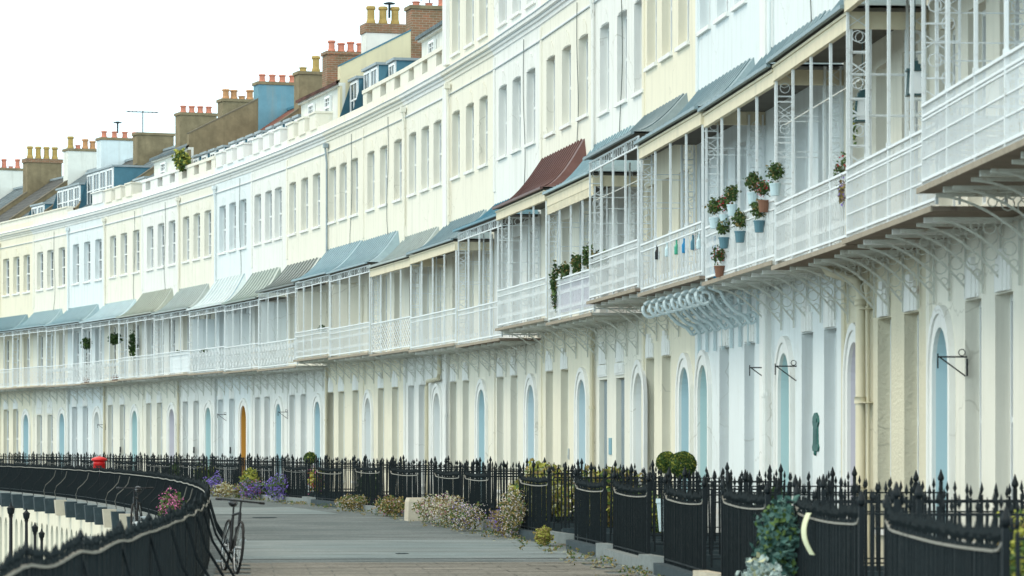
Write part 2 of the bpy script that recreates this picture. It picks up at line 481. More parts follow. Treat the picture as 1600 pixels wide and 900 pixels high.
# ------------------------------------------------------------------ mesh helper
class MB:
    def __init__(s):
        s.v, s.f, s.m = [], [], []
    def add(s, verts, faces, mi=0):
        o = len(s.v)
        s.v.extend([tuple(x) for x in verts])
        for f in faces:
            s.f.append(tuple(o + i for i in f))
            s.m.append(mi)
    def quad(s, a, b, c, d, mi=0):
        s.add([a, b, c, d], [(0, 1, 2, 3)], mi)
    def box(s, x0, x1, y0, y1, z0, z1, mi=0):
        s.add([(x0, y0, z0), (x1, y0, z0), (x1, y1, z0), (x0, y1, z0), (x0, y0, z1), (x1, y0, z1), (x1, y1, z1), (x0, y1, z1)],
              [(3, 2, 1, 0), (4, 5, 6, 7), (0, 1, 5, 4), (1, 2, 6, 5), (2, 3, 7, 6), (3, 0, 4, 7)], mi)
    def bar(s, p, q, w, h=None, mi=0, up=Vector((0, 0, 1))):
        p, q = Vector(p), Vector(q)
        h = h or w
        dd = q - p
        if dd.length < 1e-6:
            return
        dd.normalize()
        if abs(dd.dot(up)) > 0.95:
            up = Vector((0, 1, 0)) if abs(dd.z) > 0.5 else Vector((0, 0, 1))
        a = dd.cross(up).normalized() * (w / 2)
        b = a.cross(dd).normalized() * (h / 2)
        vv = [p - a - b, p + a - b, p + a + b, p - a + b, q - a - b, q + a - b, q + a + b, q - a + b]
        s.add(vv, [(0, 3, 2, 1), (4, 5, 6, 7), (0, 1, 5, 4), (1, 2, 6, 5), (2, 3, 7, 6), (3, 0, 4, 7)], mi)
    def path(s, pts, w, h=None, mi=0, up=Vector((0, 0, 1))):
        for a, b in zip(pts[:-1], pts[1:]):
            s.bar(a, b, w, h, mi, up)
    def tube(s, pts, r, seg=7, mi=0, closed=False):
        pts = [Vector(p) for p in pts]
        o = len(s.v)
        n = len(pts)
        rr = r if isinstance(r, (list, tuple)) else [r] * n
        for i, p in enumerate(pts):
            if closed:
                t = pts[(i + 1) % n] - pts[i - 1]
            else:
                t = pts[min(i + 1, n - 1)] - pts[max(i - 1, 0)]
            if t.length < 1e-9:
                t = Vector((0, 0, 1))
            t.normalize()
            ref = Vector((0, 0, 1)) if abs(t.z) < 0.9 else Vector((0, 1, 0))
            a = t.cross(ref).normalized()
            b = a.cross(t)
            for k in range(seg):
                an = 2 * math.pi * k / seg
                s.v.append(tuple(p + (a * math.cos(an) + b * math.sin(an)) * rr[i]))
        for i in range(n if closed else n - 1):
            j = (i + 1) % n
            for k in range(seg):
                k2 = (k + 1) % seg
                s.f.append((o + i * seg + k, o + i * seg + k2, o + j * seg + k2, o + j * seg + k))
                s.m.append(mi)
        if not closed:
            s.f.append(tuple(o + k for k in range(seg)))
            s.m.append(mi)
            s.f.append(tuple(o + (n - 1) * seg + seg - 1 - k for k in range(seg)))
            s.m.append(mi)
    def lathe(s, c, prof, seg=16, mi=0):
        o = len(s.v)
        c = Vector(c)
        for r, z in prof:
            for k in range(seg):
                an = 2 * math.pi * k / seg
                s.v.append((c.x + r * math.cos(an), c.y + r * math.sin(an), c.z + z))
        for i in range(len(prof) - 1):
            for k in range(seg):
                k2 = (k + 1) % seg
                s.f.append((o + i * seg + k, o + i * seg + k2, o + (i + 1) * seg + k2, o + (i + 1) * seg + k))
                s.m.append(mi)
        s.f.append(tuple(o + seg - 1 - k for k in range(seg)))
        s.m.append(mi)
        s.f.append(tuple(o + (len(prof) - 1) * seg + k for k in range(seg)))
        s.m.append(mi)
    def prism_x(s, poly, x0, x1, mi=0):
        """poly of (y,z), extruded along x"""
        n = len(poly)
        vv = [(x0, y, z) for y, z in poly] + [(x1, y, z) for y, z in poly]
        ff = [tuple(range(n)), tuple(range(2 * n - 1, n - 1, -1))]
        for i in range(n):
            j = (i + 1) % n
            ff.append((i, i + n, j + n, j))
        s.add(vv, ff, mi)
    def prism_z(s, poly, z0, z1, mi=0):
        n = len(poly)
        vv = [(x, y, z0) for x, y in poly] + [(x, y, z1) for x, y in poly]
        ff = [tuple(range(n - 1, -1, -1)), tuple(range(n, 2 * n))]
        for i in range(n):
            j = (i + 1) % n
            ff.append((i, j, j + n, i + n))
        s.add(vv, ff, mi)
    def ring(s, c, r, ax, ay, w, seg=10, mi=0, frac=1.0, a0=0.0):
        """bar ring in the plane of unit vectors ax, ay"""
        c = Vector(c)
        pts = [c + ax * (r * math.cos(a0 + 2 * math.pi * frac * k / seg)) + ay * (r * math.sin(a0 + 2 * math.pi * frac * k / seg)) for k in range(seg + 1)]
        s.path(pts, w, w, mi, up=ax.cross(ay))
    def leaf(s, c, size, mi=0, elong=1.5):
        c = Vector(c)
        a = Vector((random.gauss(0, 1), random.gauss(0, 1), random.gauss(0, 1))).normalized()
        b = a.orthogonal().normalized()
        b = Matrix.Rotation(random.uniform(0, 6.28), 3, a) @ b
        e = a * size * elong * 0.5
        g = b * size * 0.5
        k = a.cross(b) * size * 0.22
        s.add([c - e, c + g + k, c + e, c - g + k], [(0, 1, 2, 3)], mi)
    def mesh(s, name, mats):
        me = bpy.data.meshes.new(name)
        me.from_pydata(s.v, [], s.f)
        for mt in mats:
            me.materials.append(mt)
        me.polygons.foreach_set('material_index', s.m)
        me.update()
        return me
    def build(s, name, mats, parent=None, loc=None, rel=False):
        """loc: world point used as origin; vertices are world coords when rel is False"""
        if not isinstance(mats, (list, tuple)):
            mats = [mats]
        if loc is not None and not rel:
            l = Vector(loc)
            s.v = [tuple(Vector(p) - l) for p in s.v]
        me = s.mesh(name, mats)
        o = bpy.data.objects.new(name, me)
        col.objects.link(o)
        if loc is not None:
            o.location = loc
        if parent is not None:
            o.parent = parent
        return o

def smooth(o):
    for p in o.data.polygons:
        p.use_smooth = True
    return o

def tag(o, label=None, cat=None, group=None, kind=None):
    if label: o['label'] = label
    if cat: o['category'] = cat
    if group: o['group'] = group
    if kind: o['kind'] = kind
    return o

def empty(name, loc, rz=0.0):
    o = bpy.data.objects.new(name, None)
    o.empty_display_size = 0.3
    col.objects.link(o)
    o.location = loc
    o.rotation_euler = (0, 0, rz)
    return o

def inst(mesh, name, parent, loc=(0, 0, 0)):
    o = bpy.data.objects.new(name, mesh)
    col.objects.link(o)
    o.location = loc
    o.parent = parent
    return o

# ------------------------------------------------------------------ ground
def strip(u0, u1, n0, n1, z, step=2.0):
    mb = MB()
    k = max(1, int(abs(u1 - u0) / step))
    for i in range(k):
        a = u0 + (u1 - u0) * i / k
        b = u0 + (u1 - u0) * (i + 1) / k
        mb.quad(P(a, n0, z), P(a, n1, z), P(b, n1, z), P(b, n0, z))
    return mb

def flat_ground():
    mb = MB()
    mb.quad((-700, -200, -4.2), (700, -200, -4.2), (700, 1500, -4.2), (-700, 1500, -4.2))
    return mb
tag(flat_ground().build('street_ground', M['street']), kind='structure')
tag(strip(-100, 125, 2.98, 9.02, 0.0).build('terrace_path', M['asphalt']), kind='structure')
tag(strip(-100, 125, -10, 2.98, 0.004).build('front_gardens_ground', M['soil']), kind='structure')
tag(strip(-19.5, -9.5, 3.25, 8.6, 0.006).build('patched_asphalt_band', M['asphalt_new']), kind='structure')
tag(strip(13, 22, 4.2, 8.8, 0.006).build('patched_asphalt_far', M['asphalt_new']), kind='structure')
mb = MB()
for i in range(11):
    for j in range(7):
        u0 = -21.2 - i * 0.75
        n0 = 3.4 + j * 0.76 + (0.3 if i % 2 else 0)
        if n0 > 8.2: continue
        zz = 0.008 + random.uniform(0, 0.004)
        mb.quad(P(u0, n0, zz), P(u0, n0 + 0.75, zz), P(u0 - 0.742, n0 + 0.75, zz), P(u0 - 0.742, n0, zz))
tag(mb.build('flagstone_paving', M['flagstone']), kind='structure')

# ------------------------------------------------------------------ houses
BND = [115.8, 109.6, 103.4, 97.19, 90.93, 84.72, 78.22, 71.57, 65.23, 58.98, 52.84, 47.02, 40.51, 34.87, 28.52, 22.4,
       15.64, 9.41, 2.84, -2.96, -8.72, -15.3, -21.82, -27.83, -33.8, -40.0]
#   k = index of the far boundary
DEF2 = [1.35, 3.2, 5.1]
BAL = 0.95            # balcony depth

def H(**k):
    return k
HS = [
 H(up='cream', lo='cream', label='farthest cream house beyond the left picture edge, with white stack and crown pot'),
 H(up='cream', lo='cream', stack='white', label='cream house at the far left under brown chimney stack with four ochre pots'),
 H(up='cream', lo='cream', stack='brown', potc='ochre', label='cream house far left under white chimney stack with mixed ochre and orange pots'),
 H(up='yellow_cream', lo='yellow_cream', w2=[1.39, 3.25, 5.1], wg=[1.39, 3.14], dg=5.1, door='blue', roof='dormer', dorm=(3.3, 5.5, 0.9), stack='white', potc='mixed', can=('lead', 6.93, 7.66), rail='bars', par='plain',
   label='yellowish cream house at the left picture edge with small white dormer and pale blue stack'),
 H(up='pale_cream', lo='pale_cream', w2=[1.27, 3.11, 5.18], wg=[1.16, 3.11], dg=5.3, door='blue', roof='dormer', dorm=(1.6, 5.6, 1.35), stack='blue', potc='red', can=('blue', 6.93, 7.69), rail='lattice', par='plain', blindtop=True, party='brown',
   label='pale cream house with white multi-light dormer and television aerial on its brown stack'),
 H(up='pale_blue', lo='cool_white', w2=[1.49, 3.51, 5.48], wg=[1.26, 3.2], dg=5.37, door='white', roof='dormer', dorm=(0.6, 5.2, 1.7), stack='brown', nopots=True, can=('blue', 6.9, 7.65), rail='scroll', par='low', party='brown',
   label='pale blue house with the tallest blue sided dormer on the left'),
 H(up='pale_cream', lo='pale_cream', w2=[1.59, 3.51, 5.64], wg=[1.13, 3.28], dg=5.53, door='aqua', roof='dormer', dorm=(2.4, 4.3, 0.8), stack='brown', potc='red', can=('pale', 6.83, 7.6), rail='scroll', par='blocks', party='brown',
   label='pale cream house above the red pillar box, with small dormer and drainpipe'),
 H(up='white', lo='pale_cream', w2=[1.46, 3.35, 5.24], wg=[1.23, 3.13], dg=5.35, door='lilac', roof='attic', stack='brown', potc='orange', can=('olive', 6.8, 7.77), rail='bars', par='open', party='brown',
   label='white house with lilac door recess and high brown gable over openwork parapet'),
 H(up='pale_cream', lo='white', w2=[1.33, 3.19, 5.05], wg=[1.22, 3.08], dg=5.27, door='aqua', roof='red', stack='brown', potc='orange', can=('grey', 6.73, 7.67), rail='panel', par='open', party='brown',
   label='cream house with aqua door recess, solid balcony panel and dark red roof'),
 H(up='pale_blue', lo='cool_white', w2=[1.3, 3.03, 4.75], wg=[0.98, 2.92], dg=4.97, door='ochre', roof='red', stack='brown', potc='ochre1', can=('stripe_white', 6.65, 7.75), rail='scroll', par='blocks', screen=True, party='brown',
   label='pale blue house with the ochre orange door recess and striped blue canopy'),
 H(up='white', lo='white', w2=[1.07, 2.87, 4.45], wg=[1.07, 2.66], dg=4.66, door='blue', roof='red', stack='brick', potc='red', can=('stripe_green', 6.62, 7.69), rail='scroll', par='blocks', screen=True, party='yellow',
   label='white house with grey green striped canopy and ochre pots on white stack'),
 H(up='pale_cream', lo='white', w2=[0.99, 2.98, 4.87], wg=[0.94, 2.81], dg=5.18, door='blue', roof='attic', redroof=True, stack='whitebrick', potc='ochre', can=('stripe_dark', 6.79, 7.68), rail='scroll', par='blocks', screen=True, party='yellow',
   label='white house with yellow gable, dark brick stack and dark ribbed canopy'),
 H(up='cream', lo='yellow_cream', w2=[0.91, 2.6, 4.34], wg=[0.61, 2.33, 4.54], dg=None, door='white', roof='dormer', dorm=(0.15, 1.35, 1.35), dorm2=(2.3, 4.4, 1.45), stack='brickdark', potc='red', can=('bluebig', 6.87, 7.85), can_ins=(0.3, 0.0), rail='tulip', par='none', screen=True, party='low',
   label='cream house with three ground windows, no door, and two blue dormers'),
 H(up='cream', lo='yellow_cream', w2=[1.28, 3.25, 5.38], wg=[2.86, 5.0], dg=0.99, door='white', roof='dormer', dorm=(0.4, 1.4, 1.3), can=('bluebig', 6.84, 7.8), can_ins=(0.0, 0.9), rail='tulip', par='open', screen=True, party='low',
   label='yellow cream house with door at its left and large blue canopy end'),
 H(up='pale_cream', lo='white', w2=[1.24, 3.13, 4.91], wg=[1.05, 2.66], dg=5.01, door='white', roof='attic', can=('grey', 6.7, 7.54), rail='lattice', par='open', beam='beam_cream', party='low', pipe='bent',
   label='white house with grey canopy, bent drainpipe and wide pier against the taller block'),
 H(up='cream', lo='cream', w2=[1.47, 3.47, 5.34], wg=[1.1, 2.92], dg=5.25, door='blue', tall=True, can=('slate', 6.75, 7.55), rail='bars', beam='beam_cream', pier=True,
   label='first of the taller houses, cream, with wide white pier on its left'),
 H(up='white', lo='cream', w2=[1.22, 3.11, 4.98], wg=[0.87, 2.77], dg=5.14, door='pale_blue', tall=True, can=('teal', 6.95, 7.58), rail='bars', fret=True, lowend=True,
   label='tall white house whose balcony ends in an ornate iron return panel'),
 H(up='pale_cream', lo='yellow_cream', w2=[1.32, 3.34, 5.4], wg=[1.15, 3.1], dg=5.4, door='pale_blue', tall=True, can=('red', 7.08, 8.2), rail='tulip', beam='beam_cream',
   label='tall cream house with the rust red balcony canopy'),
 H(up='white', lo='pale_cream', w2=[1.38, 3.45, 5.37], wg=[1.22, 3.25], dg=5.5, door='white', tall=True, s2=8.55, h2=10.33, can=('blue', 6.95, 7.95), rail='tulip', beam='beam_cream', valance=True, blindtop=True, curtains=True,
   label='tall white house with striped valance, dark ground windows and blue plaque'),
 H(up='yellow_cream', lo='yellow_cream', w2=[1.0, 2.67, 4.43], wg=[0.79, 2.6], dg=4.7, door='blue', tall=True, s2=8.91, h2=10.75, can=('bluegrey', 7.2, 8.0), rail='tulip', fret=True,
   label='tall yellow house behind the pair of clipped ball trees'),
 H(up='pale_blue', lo='cool_white', w2=[0.84, 2.62, 4.34], wg=[2.8, 5.18], dg=0.84, door='aqua', tall=True, s2=8.93, h2=10.75, can=('slate', 7.0, 7.9), rail='bars', beam='beam_cream', scroll=True, pier=False,
   label='pale blue tall house with scrolled volute brackets under its balcony'),
 H(up='cool_white', lo='cool_white', w2=[1.3, 3.2, 5.1], wg=[3.71, 5.52], dg=1.92, door='aqua', tall=True, s2=8.9, h2=10.75, can=('slate', 6.95, 7.85), rail='tulip', beam='beam_cream', pier=True,
   label='cool white tall house with green bronze plaque and hanging flower pots'),
 H(up='cream', lo='pebble', w2=[1.2, 3.0, 4.8], wg=[3.08, 4.92], dg=1.07, door='lilac', tall=True, s2=8.9, h2=10.75, can=('slate', 7.0, 7.9), rail='tulip', beam='beam_cream', bigpipe=True,
   label='pebble dashed house with thick cream swan neck drainpipe'),
 H(up='cream', lo='pale_cream', w2=[1.2, 3.0, 4.8], wg=[2.79, 4.52], dg=0.98, door='blue', tall=True, s2=8.9, h2=10.75, can=('slate', 7.2, 8.0), rail='mesh', beam='beam_cream', bdep=1.0,
   label='pale cream house with blue arched door recess nearest the right edge'),
 H(up='white', lo='pale_cream', w2=[1.2, 3.0, 4.8], wg=[2.8, 4.6], dg=1.0, door='blue', tall=True, s2=8.9, h2=10.75, can=('slate', 7.2, 8.0), rail='mesh', beam='beam_cream', bdep=1.15, bz=4.36,
   label='nearest house on the right, seen only by its wide raised balcony'),
]
POTM = {'ochre': 'pot_ochre', 'red': 'pot_red', 'orange': 'pot_orange', 'ochre1': 'pot_ochre'}

_mc = {}
def cached(key, fn, name, mats):
    if key not in _mc:
        mb = MB()
        fn(mb)
        _mc[key] = mb.mesh(name, mats)
    return _mc[key]

REV = 0.20
def add_window(root, tc_, w, z0, z1, name='window', mid=0.5, sill=True, rev=REV, bars=True):
    """sash window at distance tc_ from the far edge: frame > pane, sill"""
    h = z1 - z0
    key = (round(w, 2), round(h, 2), bars, round(rev, 2))
    def fr(mb):
        y0, y1 = rev - 0.035, rev + 0.05
        fw = 0.055
        mb.box(-w/2, -w/2 + fw, y0, y1, 0, h)
        mb.box(w/2 - fw, w/2, y0, y1, 0, h)
        mb.box(-w/2 + fw, w/2 - fw, y0, y1, h - 0.07, h)
        mb.box(-w/2 + fw, w/2 - fw, y0, y1, 0, 0.08)
        zm = h * mid
        mb.box(-w/2 + fw, w/2 - fw, y0 + 0.01, y1, zm - 0.03, zm + 0.03)
        mb.box(w/2 - fw - 0.03, w/2 - fw, y0 - 0.01, y1 - 0.02, zm - 0.06, zm + 0.06)
        if bars:
            mb.box(-0.012, 0.012, y0 + 0.025, y1, 0.08, zm - 0.03)
            mb.box(-0.012, 0.012, y0 + 0.015, y1, zm + 0.03, h - 0.07)
            for q in (0.25, 0.75):
                mb.box(-w/2 + fw, w/2 - fw, y0 + 0.028, y1 - 0.02, h*q - 0.01, h*q + 0.01)
    def pa(mb):
        zm = h * mid
        mb.box(-w/2 + 0.05, w/2 - 0.05, rev + 0.035, rev + 0.042, 0.05, zm)
        mb.box(-w/2 + 0.05, w/2 - 0.05, rev + 0.018, rev + 0.025, zm, h - 0.05)
    o = inst(cached(('fr', key), fr, name, [M['sash']]), name, root, (tc_, 0, z0))
    inst(cached(('pa', key), pa, 'pane', [M['glass']]), 'pane', o)
    if sill:
        def si(mb):
            mb.box(-w/2 - 0.07, w/2 + 0.07, -0.06, rev - 0.04, -0.075, -0.002)
        inst(cached(('si', key), si, 'sill', [M['trim']]), 'sill', o)
    return o

def front_with_openings(mb, w, z0, z1, ops, rects_mi=0):
    """flat front (y=0) from t=0..w with rectangular and arched openings.
       ops: dict t0,t1,z0,z1,d,mi,arch"""
    ops = [o for o in ops if o['z1'] > z0 and o['z0'] < z1]
    cuts = sorted(set([0, w] + [o['t0'] for o in ops] + [o['t1'] for o in ops]))
    for a, b in zip(cuts[:-1], cuts[1:]):
        c = (a + b) / 2
        inside = sorted([o for o in ops if o['t0'] < c < o['t1']], key=lambda o: o['z0'])
        z = z0
        for o in inside:
            if o['z0'] > z:
                mb.quad((a, 0, z), (b, 0, z), (b, 0, o['z0']), (a, 0, o['z0']), rects_mi)
            z = o['z1']
        if z < z1:
            mb.quad((a, 0, z), (b, 0, z), (b, 0, z1), (a, 0, z1), rects_mi)
    for o in ops:
        t0, t1, a, b, d_, mi = o['t0'], o['t1'], o['z0'], o['z1'], o['d'], o['mi']
        if o.get('arch'):
            r = (t1 - t0) / 2
            tcn = (t0 + t1) / 2
            zs = b - 0.02 - r * 1.05
            N = 14
            pts = [(tcn - r * math.cos(math.pi * k / N), zs + r * 1.05 * math.sin(math.pi * k / N)) for k in range(N + 1)]
            for (ta, za), (tb, zb) in zip(pts[:-1], pts[1:]):
                mb.quad((ta, 0, za), (tb, 0, zb), (tb, 0, b), (ta, 0, b), rects_mi)
                mb.quad((ta, 0, za), (ta, d_, za), (tb, d_, zb), (tb, 0, zb), mi)
            mb.quad((t0, 0, a), (t0, d_, a), (t0, d_, zs), (t0, 0, zs), mi)
            mb.quad((t1, 0, a), (t1, 0, zs), (t1, d_, zs), (t1, d_, a), mi)
        else:
            mb.quad((t0, 0, a), (t0, d_, a), (t0, d_, b), (t0, 0, b), mi)
            mb.quad((t1, 0, a), (t1, 0, b), (t1, d_, b), (t1, d_, a), mi)
            mb.quad((t0, 0, b), (t0, d_, b), (t1, d_, b), (t1, 0, b), mi)
            mb.quad((t0, 0, a), (t1, 0, a), (t1, d_, a), (t0, d_, a), mi)

def keystone(mb, t, z, s=1.0, pr=0.05):
    mb.prism_z([(t - 0.13, -pr), (t + 0.13, -pr), (t + 0.13, 0), (t - 0.13, 0)], z, z + 0.46 * s)
    for sg in (-1, 1):
        a, b = sorted((t + sg * 0.13, t + sg * 0.29))
        mb.box(a, b, -pr * 0.72, 0, z, z + 0.37 * s)
        a, b = sorted((t + sg * 0.29, t + sg * 0.42))
        mb.box(a, b, -pr * 0.45, 0, z, z + 0.27 * s)

def cornice_profile():
    return [(0, 11.28), (-0.03, 11.30), (-0.035, 11.38), (-0.08, 11.40), (-0.09, 11.46), (-0.15, 11.49), (-0.16, 11.57), (-0.14, 11.60), (0.0, 11.70)]

def spiral(c, r0, r1, turns, a0, ax, ay, n=22, sgn=1):
    out_ = []
    for k in range(n + 1):
        s = k / n
        r = r0 + (r1 - r0) * s
        a = a0 + sgn * turns * 2 * math.pi * s
        out_.append(c + ax * (r * math.cos(a)) + ay * (r * math.sin(a)))
    return out_

CANMAT = {
 'lead': [(0.17, 0.27, 0.31)], 'blue': [(0.27, 0.38, 0.42)], 'pale': [(0.42, 0.53, 0.57)], 'olive': [(0.33, 0.36, 0.31)],
 'grey': [(0.34, 0.39, 0.38)], 'stripe_white': [(0.62, 0.68, 0.68), (0.20, 0.30, 0.34)], 'stripe_green': [(0.27, 0.32, 0.29), (0.50, 0.54, 0.48)],
 'stripe_dark': [(0.16, 0.18, 0.17), (0.55, 0.57, 0.52)], 'bluebig': [(0.27, 0.375, 0.42)], 'slate': [(0.22, 0.30, 0.33)],
 'teal': [(0.10, 0.24, 0.31)], 'red': [(0.13, 0.062, 0.055)], 'bluegrey': [(0.20, 0.26, 0.28)],
}
for k_, v_ in list(CANMAT.items()):
    CANMAT[k_] = [paint("canopy_" + k_ + ("_band" if i else ""), c, rough=0.5, var=0.18, scale=3, rust=0.3, rscale=5,
                        rust_col=tuple(x * 0.6 for x in c), streak=0.35, streak_col=tuple(min(.6, x * 1.5 + .03) for x in c)) for i, c in enumerate(v_)]

def make_canopy(bal, w, ze, zt, mats, ins, dep, ribs):
    mb = MB()
    n_eave = dep + 0.12
    S = 9
    prof = []
    for k in range(S + 1):
        s = k / S
        n_ = n_eave * (1 - s) ** 0.95
        z_ = ze + (zt - ze) * (s ** 1.8)
        prof.append((n_, z_, s))
    cols = max(2, int(w / (0.62 if ribs else 0.42)))
    for c in range(cols):
        for (n0, z0, s0), (n1, z1, s1) in zip(prof[:-1], prof[1:]):
            def T(s, q):
                a = ins[0] * s
                b = w - ins[1] * s
                return a + (b - a) * q
            q0, q1 = c / cols, (c + 1) / cols
            mi = 0 if not ribs else c % 2
            qm = q0 + (q1 - q0) * 0.5
            mb.quad((T(s0, q0), -n0, z0), (T(s0, qm), -n0, z0), (T(s1, qm), -n1, z1), (T(s1, q0), -n1, z1), 0)
            mb.quad((T(s0, qm), -n0, z0), (T(s0, q1), -n0, z0), (T(s1, q1), -n1, z1), (T(s1, qm), -n1, z1), 1 if ribs else 0)
        pts = []
        for (n0, z0, s0) in prof:
            a = ins[0] * s0
            b = w - ins[1] * s0
            pts.append(Vector((a + (b - a) * c / cols, -n0, z0 + 0.012)))
        mb.path(pts, 0.03, 0.035)
    # ends
    for side in (0, 1):
        for (n0, z0, s0), (n1, z1, s1) in zip(prof[:-1], prof[1:]):
            t0 = ins[0] * s0 if side == 0 else w - ins[1] * s0
            t1 = ins[0] * s1 if side == 0 else w - ins[1] * s1
            mb.quad((t0, -n0, z0), (t1, -n1, z1), (t1, 0, z1), (t0, 0, z0), 0)
    # eave lip, ceiling
    mb.box(0, w, -n_eave - 0.02, -n_eave + 0.04, ze - 0.045, ze + 0.005)
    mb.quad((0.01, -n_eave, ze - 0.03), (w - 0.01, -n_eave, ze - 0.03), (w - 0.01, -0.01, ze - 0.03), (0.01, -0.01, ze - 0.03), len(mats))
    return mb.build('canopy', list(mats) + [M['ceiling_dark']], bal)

def make_rail(bal, w, zf, zt, style, dep, near_end=False, far_end=False):
    """balustrade in the front plane y=-dep, and returns"""
    mb = MB()
    rnd = random.Random(int(w * 1000))
    def panel(A, B):
        A, B = Vector(A), Vector(B)
        L = (B - A).length
        ax = (B - A).normalized()
        az = Vector((0, 0, 1))
        H_ = zt - zf
        nrm = ax.cross(az)
        def pt(s, z): return A + ax * s + az * z
        mb.bar(pt(0, H_), pt(L, H_), 0.045, 0.03, up=az)
        mb.bar(pt(0, 0.06), pt(L, 0.06), 0.035, 0.03, up=az)
        if style in ('tulip', 'panel'):
            mb.bar(pt(0, H_ - 0.13), pt(L, H_ - 0.13), 0.03, 0.022, up=az)
            k = int(L / 0.135)
            for i in range(k):
                s = (i + 0.5) * L / k
                mb.bar(pt(s, 0.06), pt(s, H_ - 0.13), 0.012, 0.012)
                for zz in (0.2, 0.52):
                    mb.path([pt(s - .03, zz), pt(s, zz + .09), pt(s + .03, zz)], 0.010, 0.012, up=nrm)
                mb.ring(pt(s, H_ - 0.065), 0.04, ax, az, 0.009, 5)
        elif style == 'lattice':
            k = int(L / 0.30)
            dd = L / k
            for i in range(k):
                for j in range(5):
                    h0, h1 = 0.06 + (H_ - 0.06) * j / 5, 0.06 + (H_ - 0.06) * (j + 1) / 5
                    a, b = (i * dd, (i + 1) * dd) if (i + j) % 2 == 0 else ((i + 1) * dd, i * dd)
                    mb.bar(pt(a, h0), pt(b, h1), 0.016, 0.02, up=nrm)
                    mb.bar(pt(b, h0), pt(a, h1), 0.012, 0.014, up=nrm)
        elif style == 'scroll':
            k = max(1, int(L / 0.52))
            dd = L / k
            for i in range(k):
                s0, s1, c = i * dd, (i + 1) * dd, (i + .5) * dd
                mb.bar(pt(s0, 0.06), pt(s0, H_), 0.02, 0.02)
                mb.ring(pt(c, H_ * 0.5), 0.10, ax, az, 0.02, 8)
                mb.ring(pt(c, H_ * 0.22), 0.07, ax, az, 0.018, 7)
                mb.ring(pt(c, H_ * 0.78), 0.07, ax, az, 0.018, 7)
                for sa, ha in ((s0, .1), (s1, .1), (s0, H_ - .03), (s1, H_ - .03)):
                    mb.bar(pt(sa, ha), pt(c + (sa - c) * .4, H_ * .5 + (ha - H_ * .5) * .35), 0.016, 0.018, up=nrm)
        elif style == 'mesh':
            for q in (0.28, 0.52, 0.76):
                mb.bar(pt(0, H_ * q + .05), pt(L, H_ * q + .05), 0.02, 0.018, up=az)
            mb.bar(pt(0, H_ - 0.11), pt(L, H_ - 0.11), 0.03, 0.025, up=az)
            k = int(L / 0.085)
            for i in range(k + 1):
                s = i * L / k
                mb.bar(pt(s, 0.0), pt(s, H_), 0.009, 0.009)
        else:
            mb.bar(pt(0, H_ - 0.12), pt(L, H_ - 0.12), 0.025, 0.02, up=az)
            k = int(L / 0.15)
            for i in range(k + 1):
                s = i * L / k
                mb.bar(pt(s, 0.0), pt(s, H_), 0.013, 0.013)
                if i % 2 == 0 and i < k:
                    mb.ring(pt(s + L / k * .5, 0.17), 0.04, ax, az, 0.012, 6)
    panel((0.02, -dep, zf), (w - 0.02, -dep, zf))
    if near_end:
        panel((w - 0.02, -dep, zf), (w - 0.02, -0.03, zf))
    if far_end:
        panel((0.02, -dep, zf), (0.02, -0.03, zf))
    if style == 'panel':
        mb.box(2.7, w - 0.25, -dep + 0.03, -dep + 0.045, zf + 0.08, zt - 0.04)
    return mb.build('railing', M['iron_white'], bal)

def make_bracket_mesh(dep, zb):
    def fn(mb):
        zt = zb - 0.02
        n1 = dep - 0.05
        drop = 0.58
        # main bow
        pts = []
        for k in range(9):
            s = k / 8
            n_ = n1 + (0.03 - n1) * s
            z_ = zt - drop * (s ** 1.9) - 0.01
            pts.append(Vector((0, -n_, z_)))
        mb.path(pts, 0.024, 0.024, up=Vector((1, 0, 0)))
        mb.bar((0, -0.03, zt), (0, -0.03, zt - drop - 0.12), 0.025, 0.025)
        mb.bar((0, -n1, zt), (0, -0.03, zt), 0.035, 0.03, up=Vector((1, 0, 0)))
        ay, az = Vector((0, 1, 0)), Vector((0, 0, 1))
        mb.ring((0, -0.155, zt - 0.12), 0.095, ay, az, 0.012, 9)
        mb.ring((0, -0.135, zt - 0.31), 0.075, ay, az, 0.012, 9)
        mb.ring((0, -0.35, zt - 0.09), 0.07, ay, az, 0.012, 8)
        mb.ring((0, -0.51, zt - 0.07), 0.05, ay, az, 0.012, 8)
        mb.ring((0, -0.09, zt - 0.47), 0.045, ay, az, 0.012, 7)
    return fn

def make_scroll_mesh(dep, zb):
    def fn(mb):
        ay, az = Vector((0, -1, 0)), Vector((0, 0, 1))   # ay: outward
        zt = zb - 0.03
        c = Vector((0, -(dep - 0.10), zt - 0.20))
        sp = spiral(c, 0.16, 0.04, 1.35, R(90), ay, az, 22, -1)
        body = [Vector((0, -0.16, zt - 0.62)), Vector((0, -0.26, zt - 0.50)), Vector((0, -0.42, zt - 0.42)), Vector((0, -0.56, zt - 0.28)),
                Vector((0, -0.64, zt - 0.12)), Vector((0, -(dep - .16), zt - 0.045))]
        mb.tube(body, 0.035, 6)
        mb.tube(sp, [0.036 - 0.014 * k / 22 for k in range(23)], 6)
        c2 = Vector((0, -0.16, zt - 0.52))
        mb.tube(spiral(c2, 0.11, 0.03, 1.3, R(-90), ay, az, 16, -1), 0.024, 6)
        c3 = Vector((0, -0.30, zt - 0.24))
        mb.tube(spiral(c3, 0.12, 0.03, 1.2, R(20), ay, az, 16, 1), 0.022, 6)
        mb.bar((0, -0.04, zt), (0, -0.04, zt - 0.95), 0.05, 0.05)
    return fn

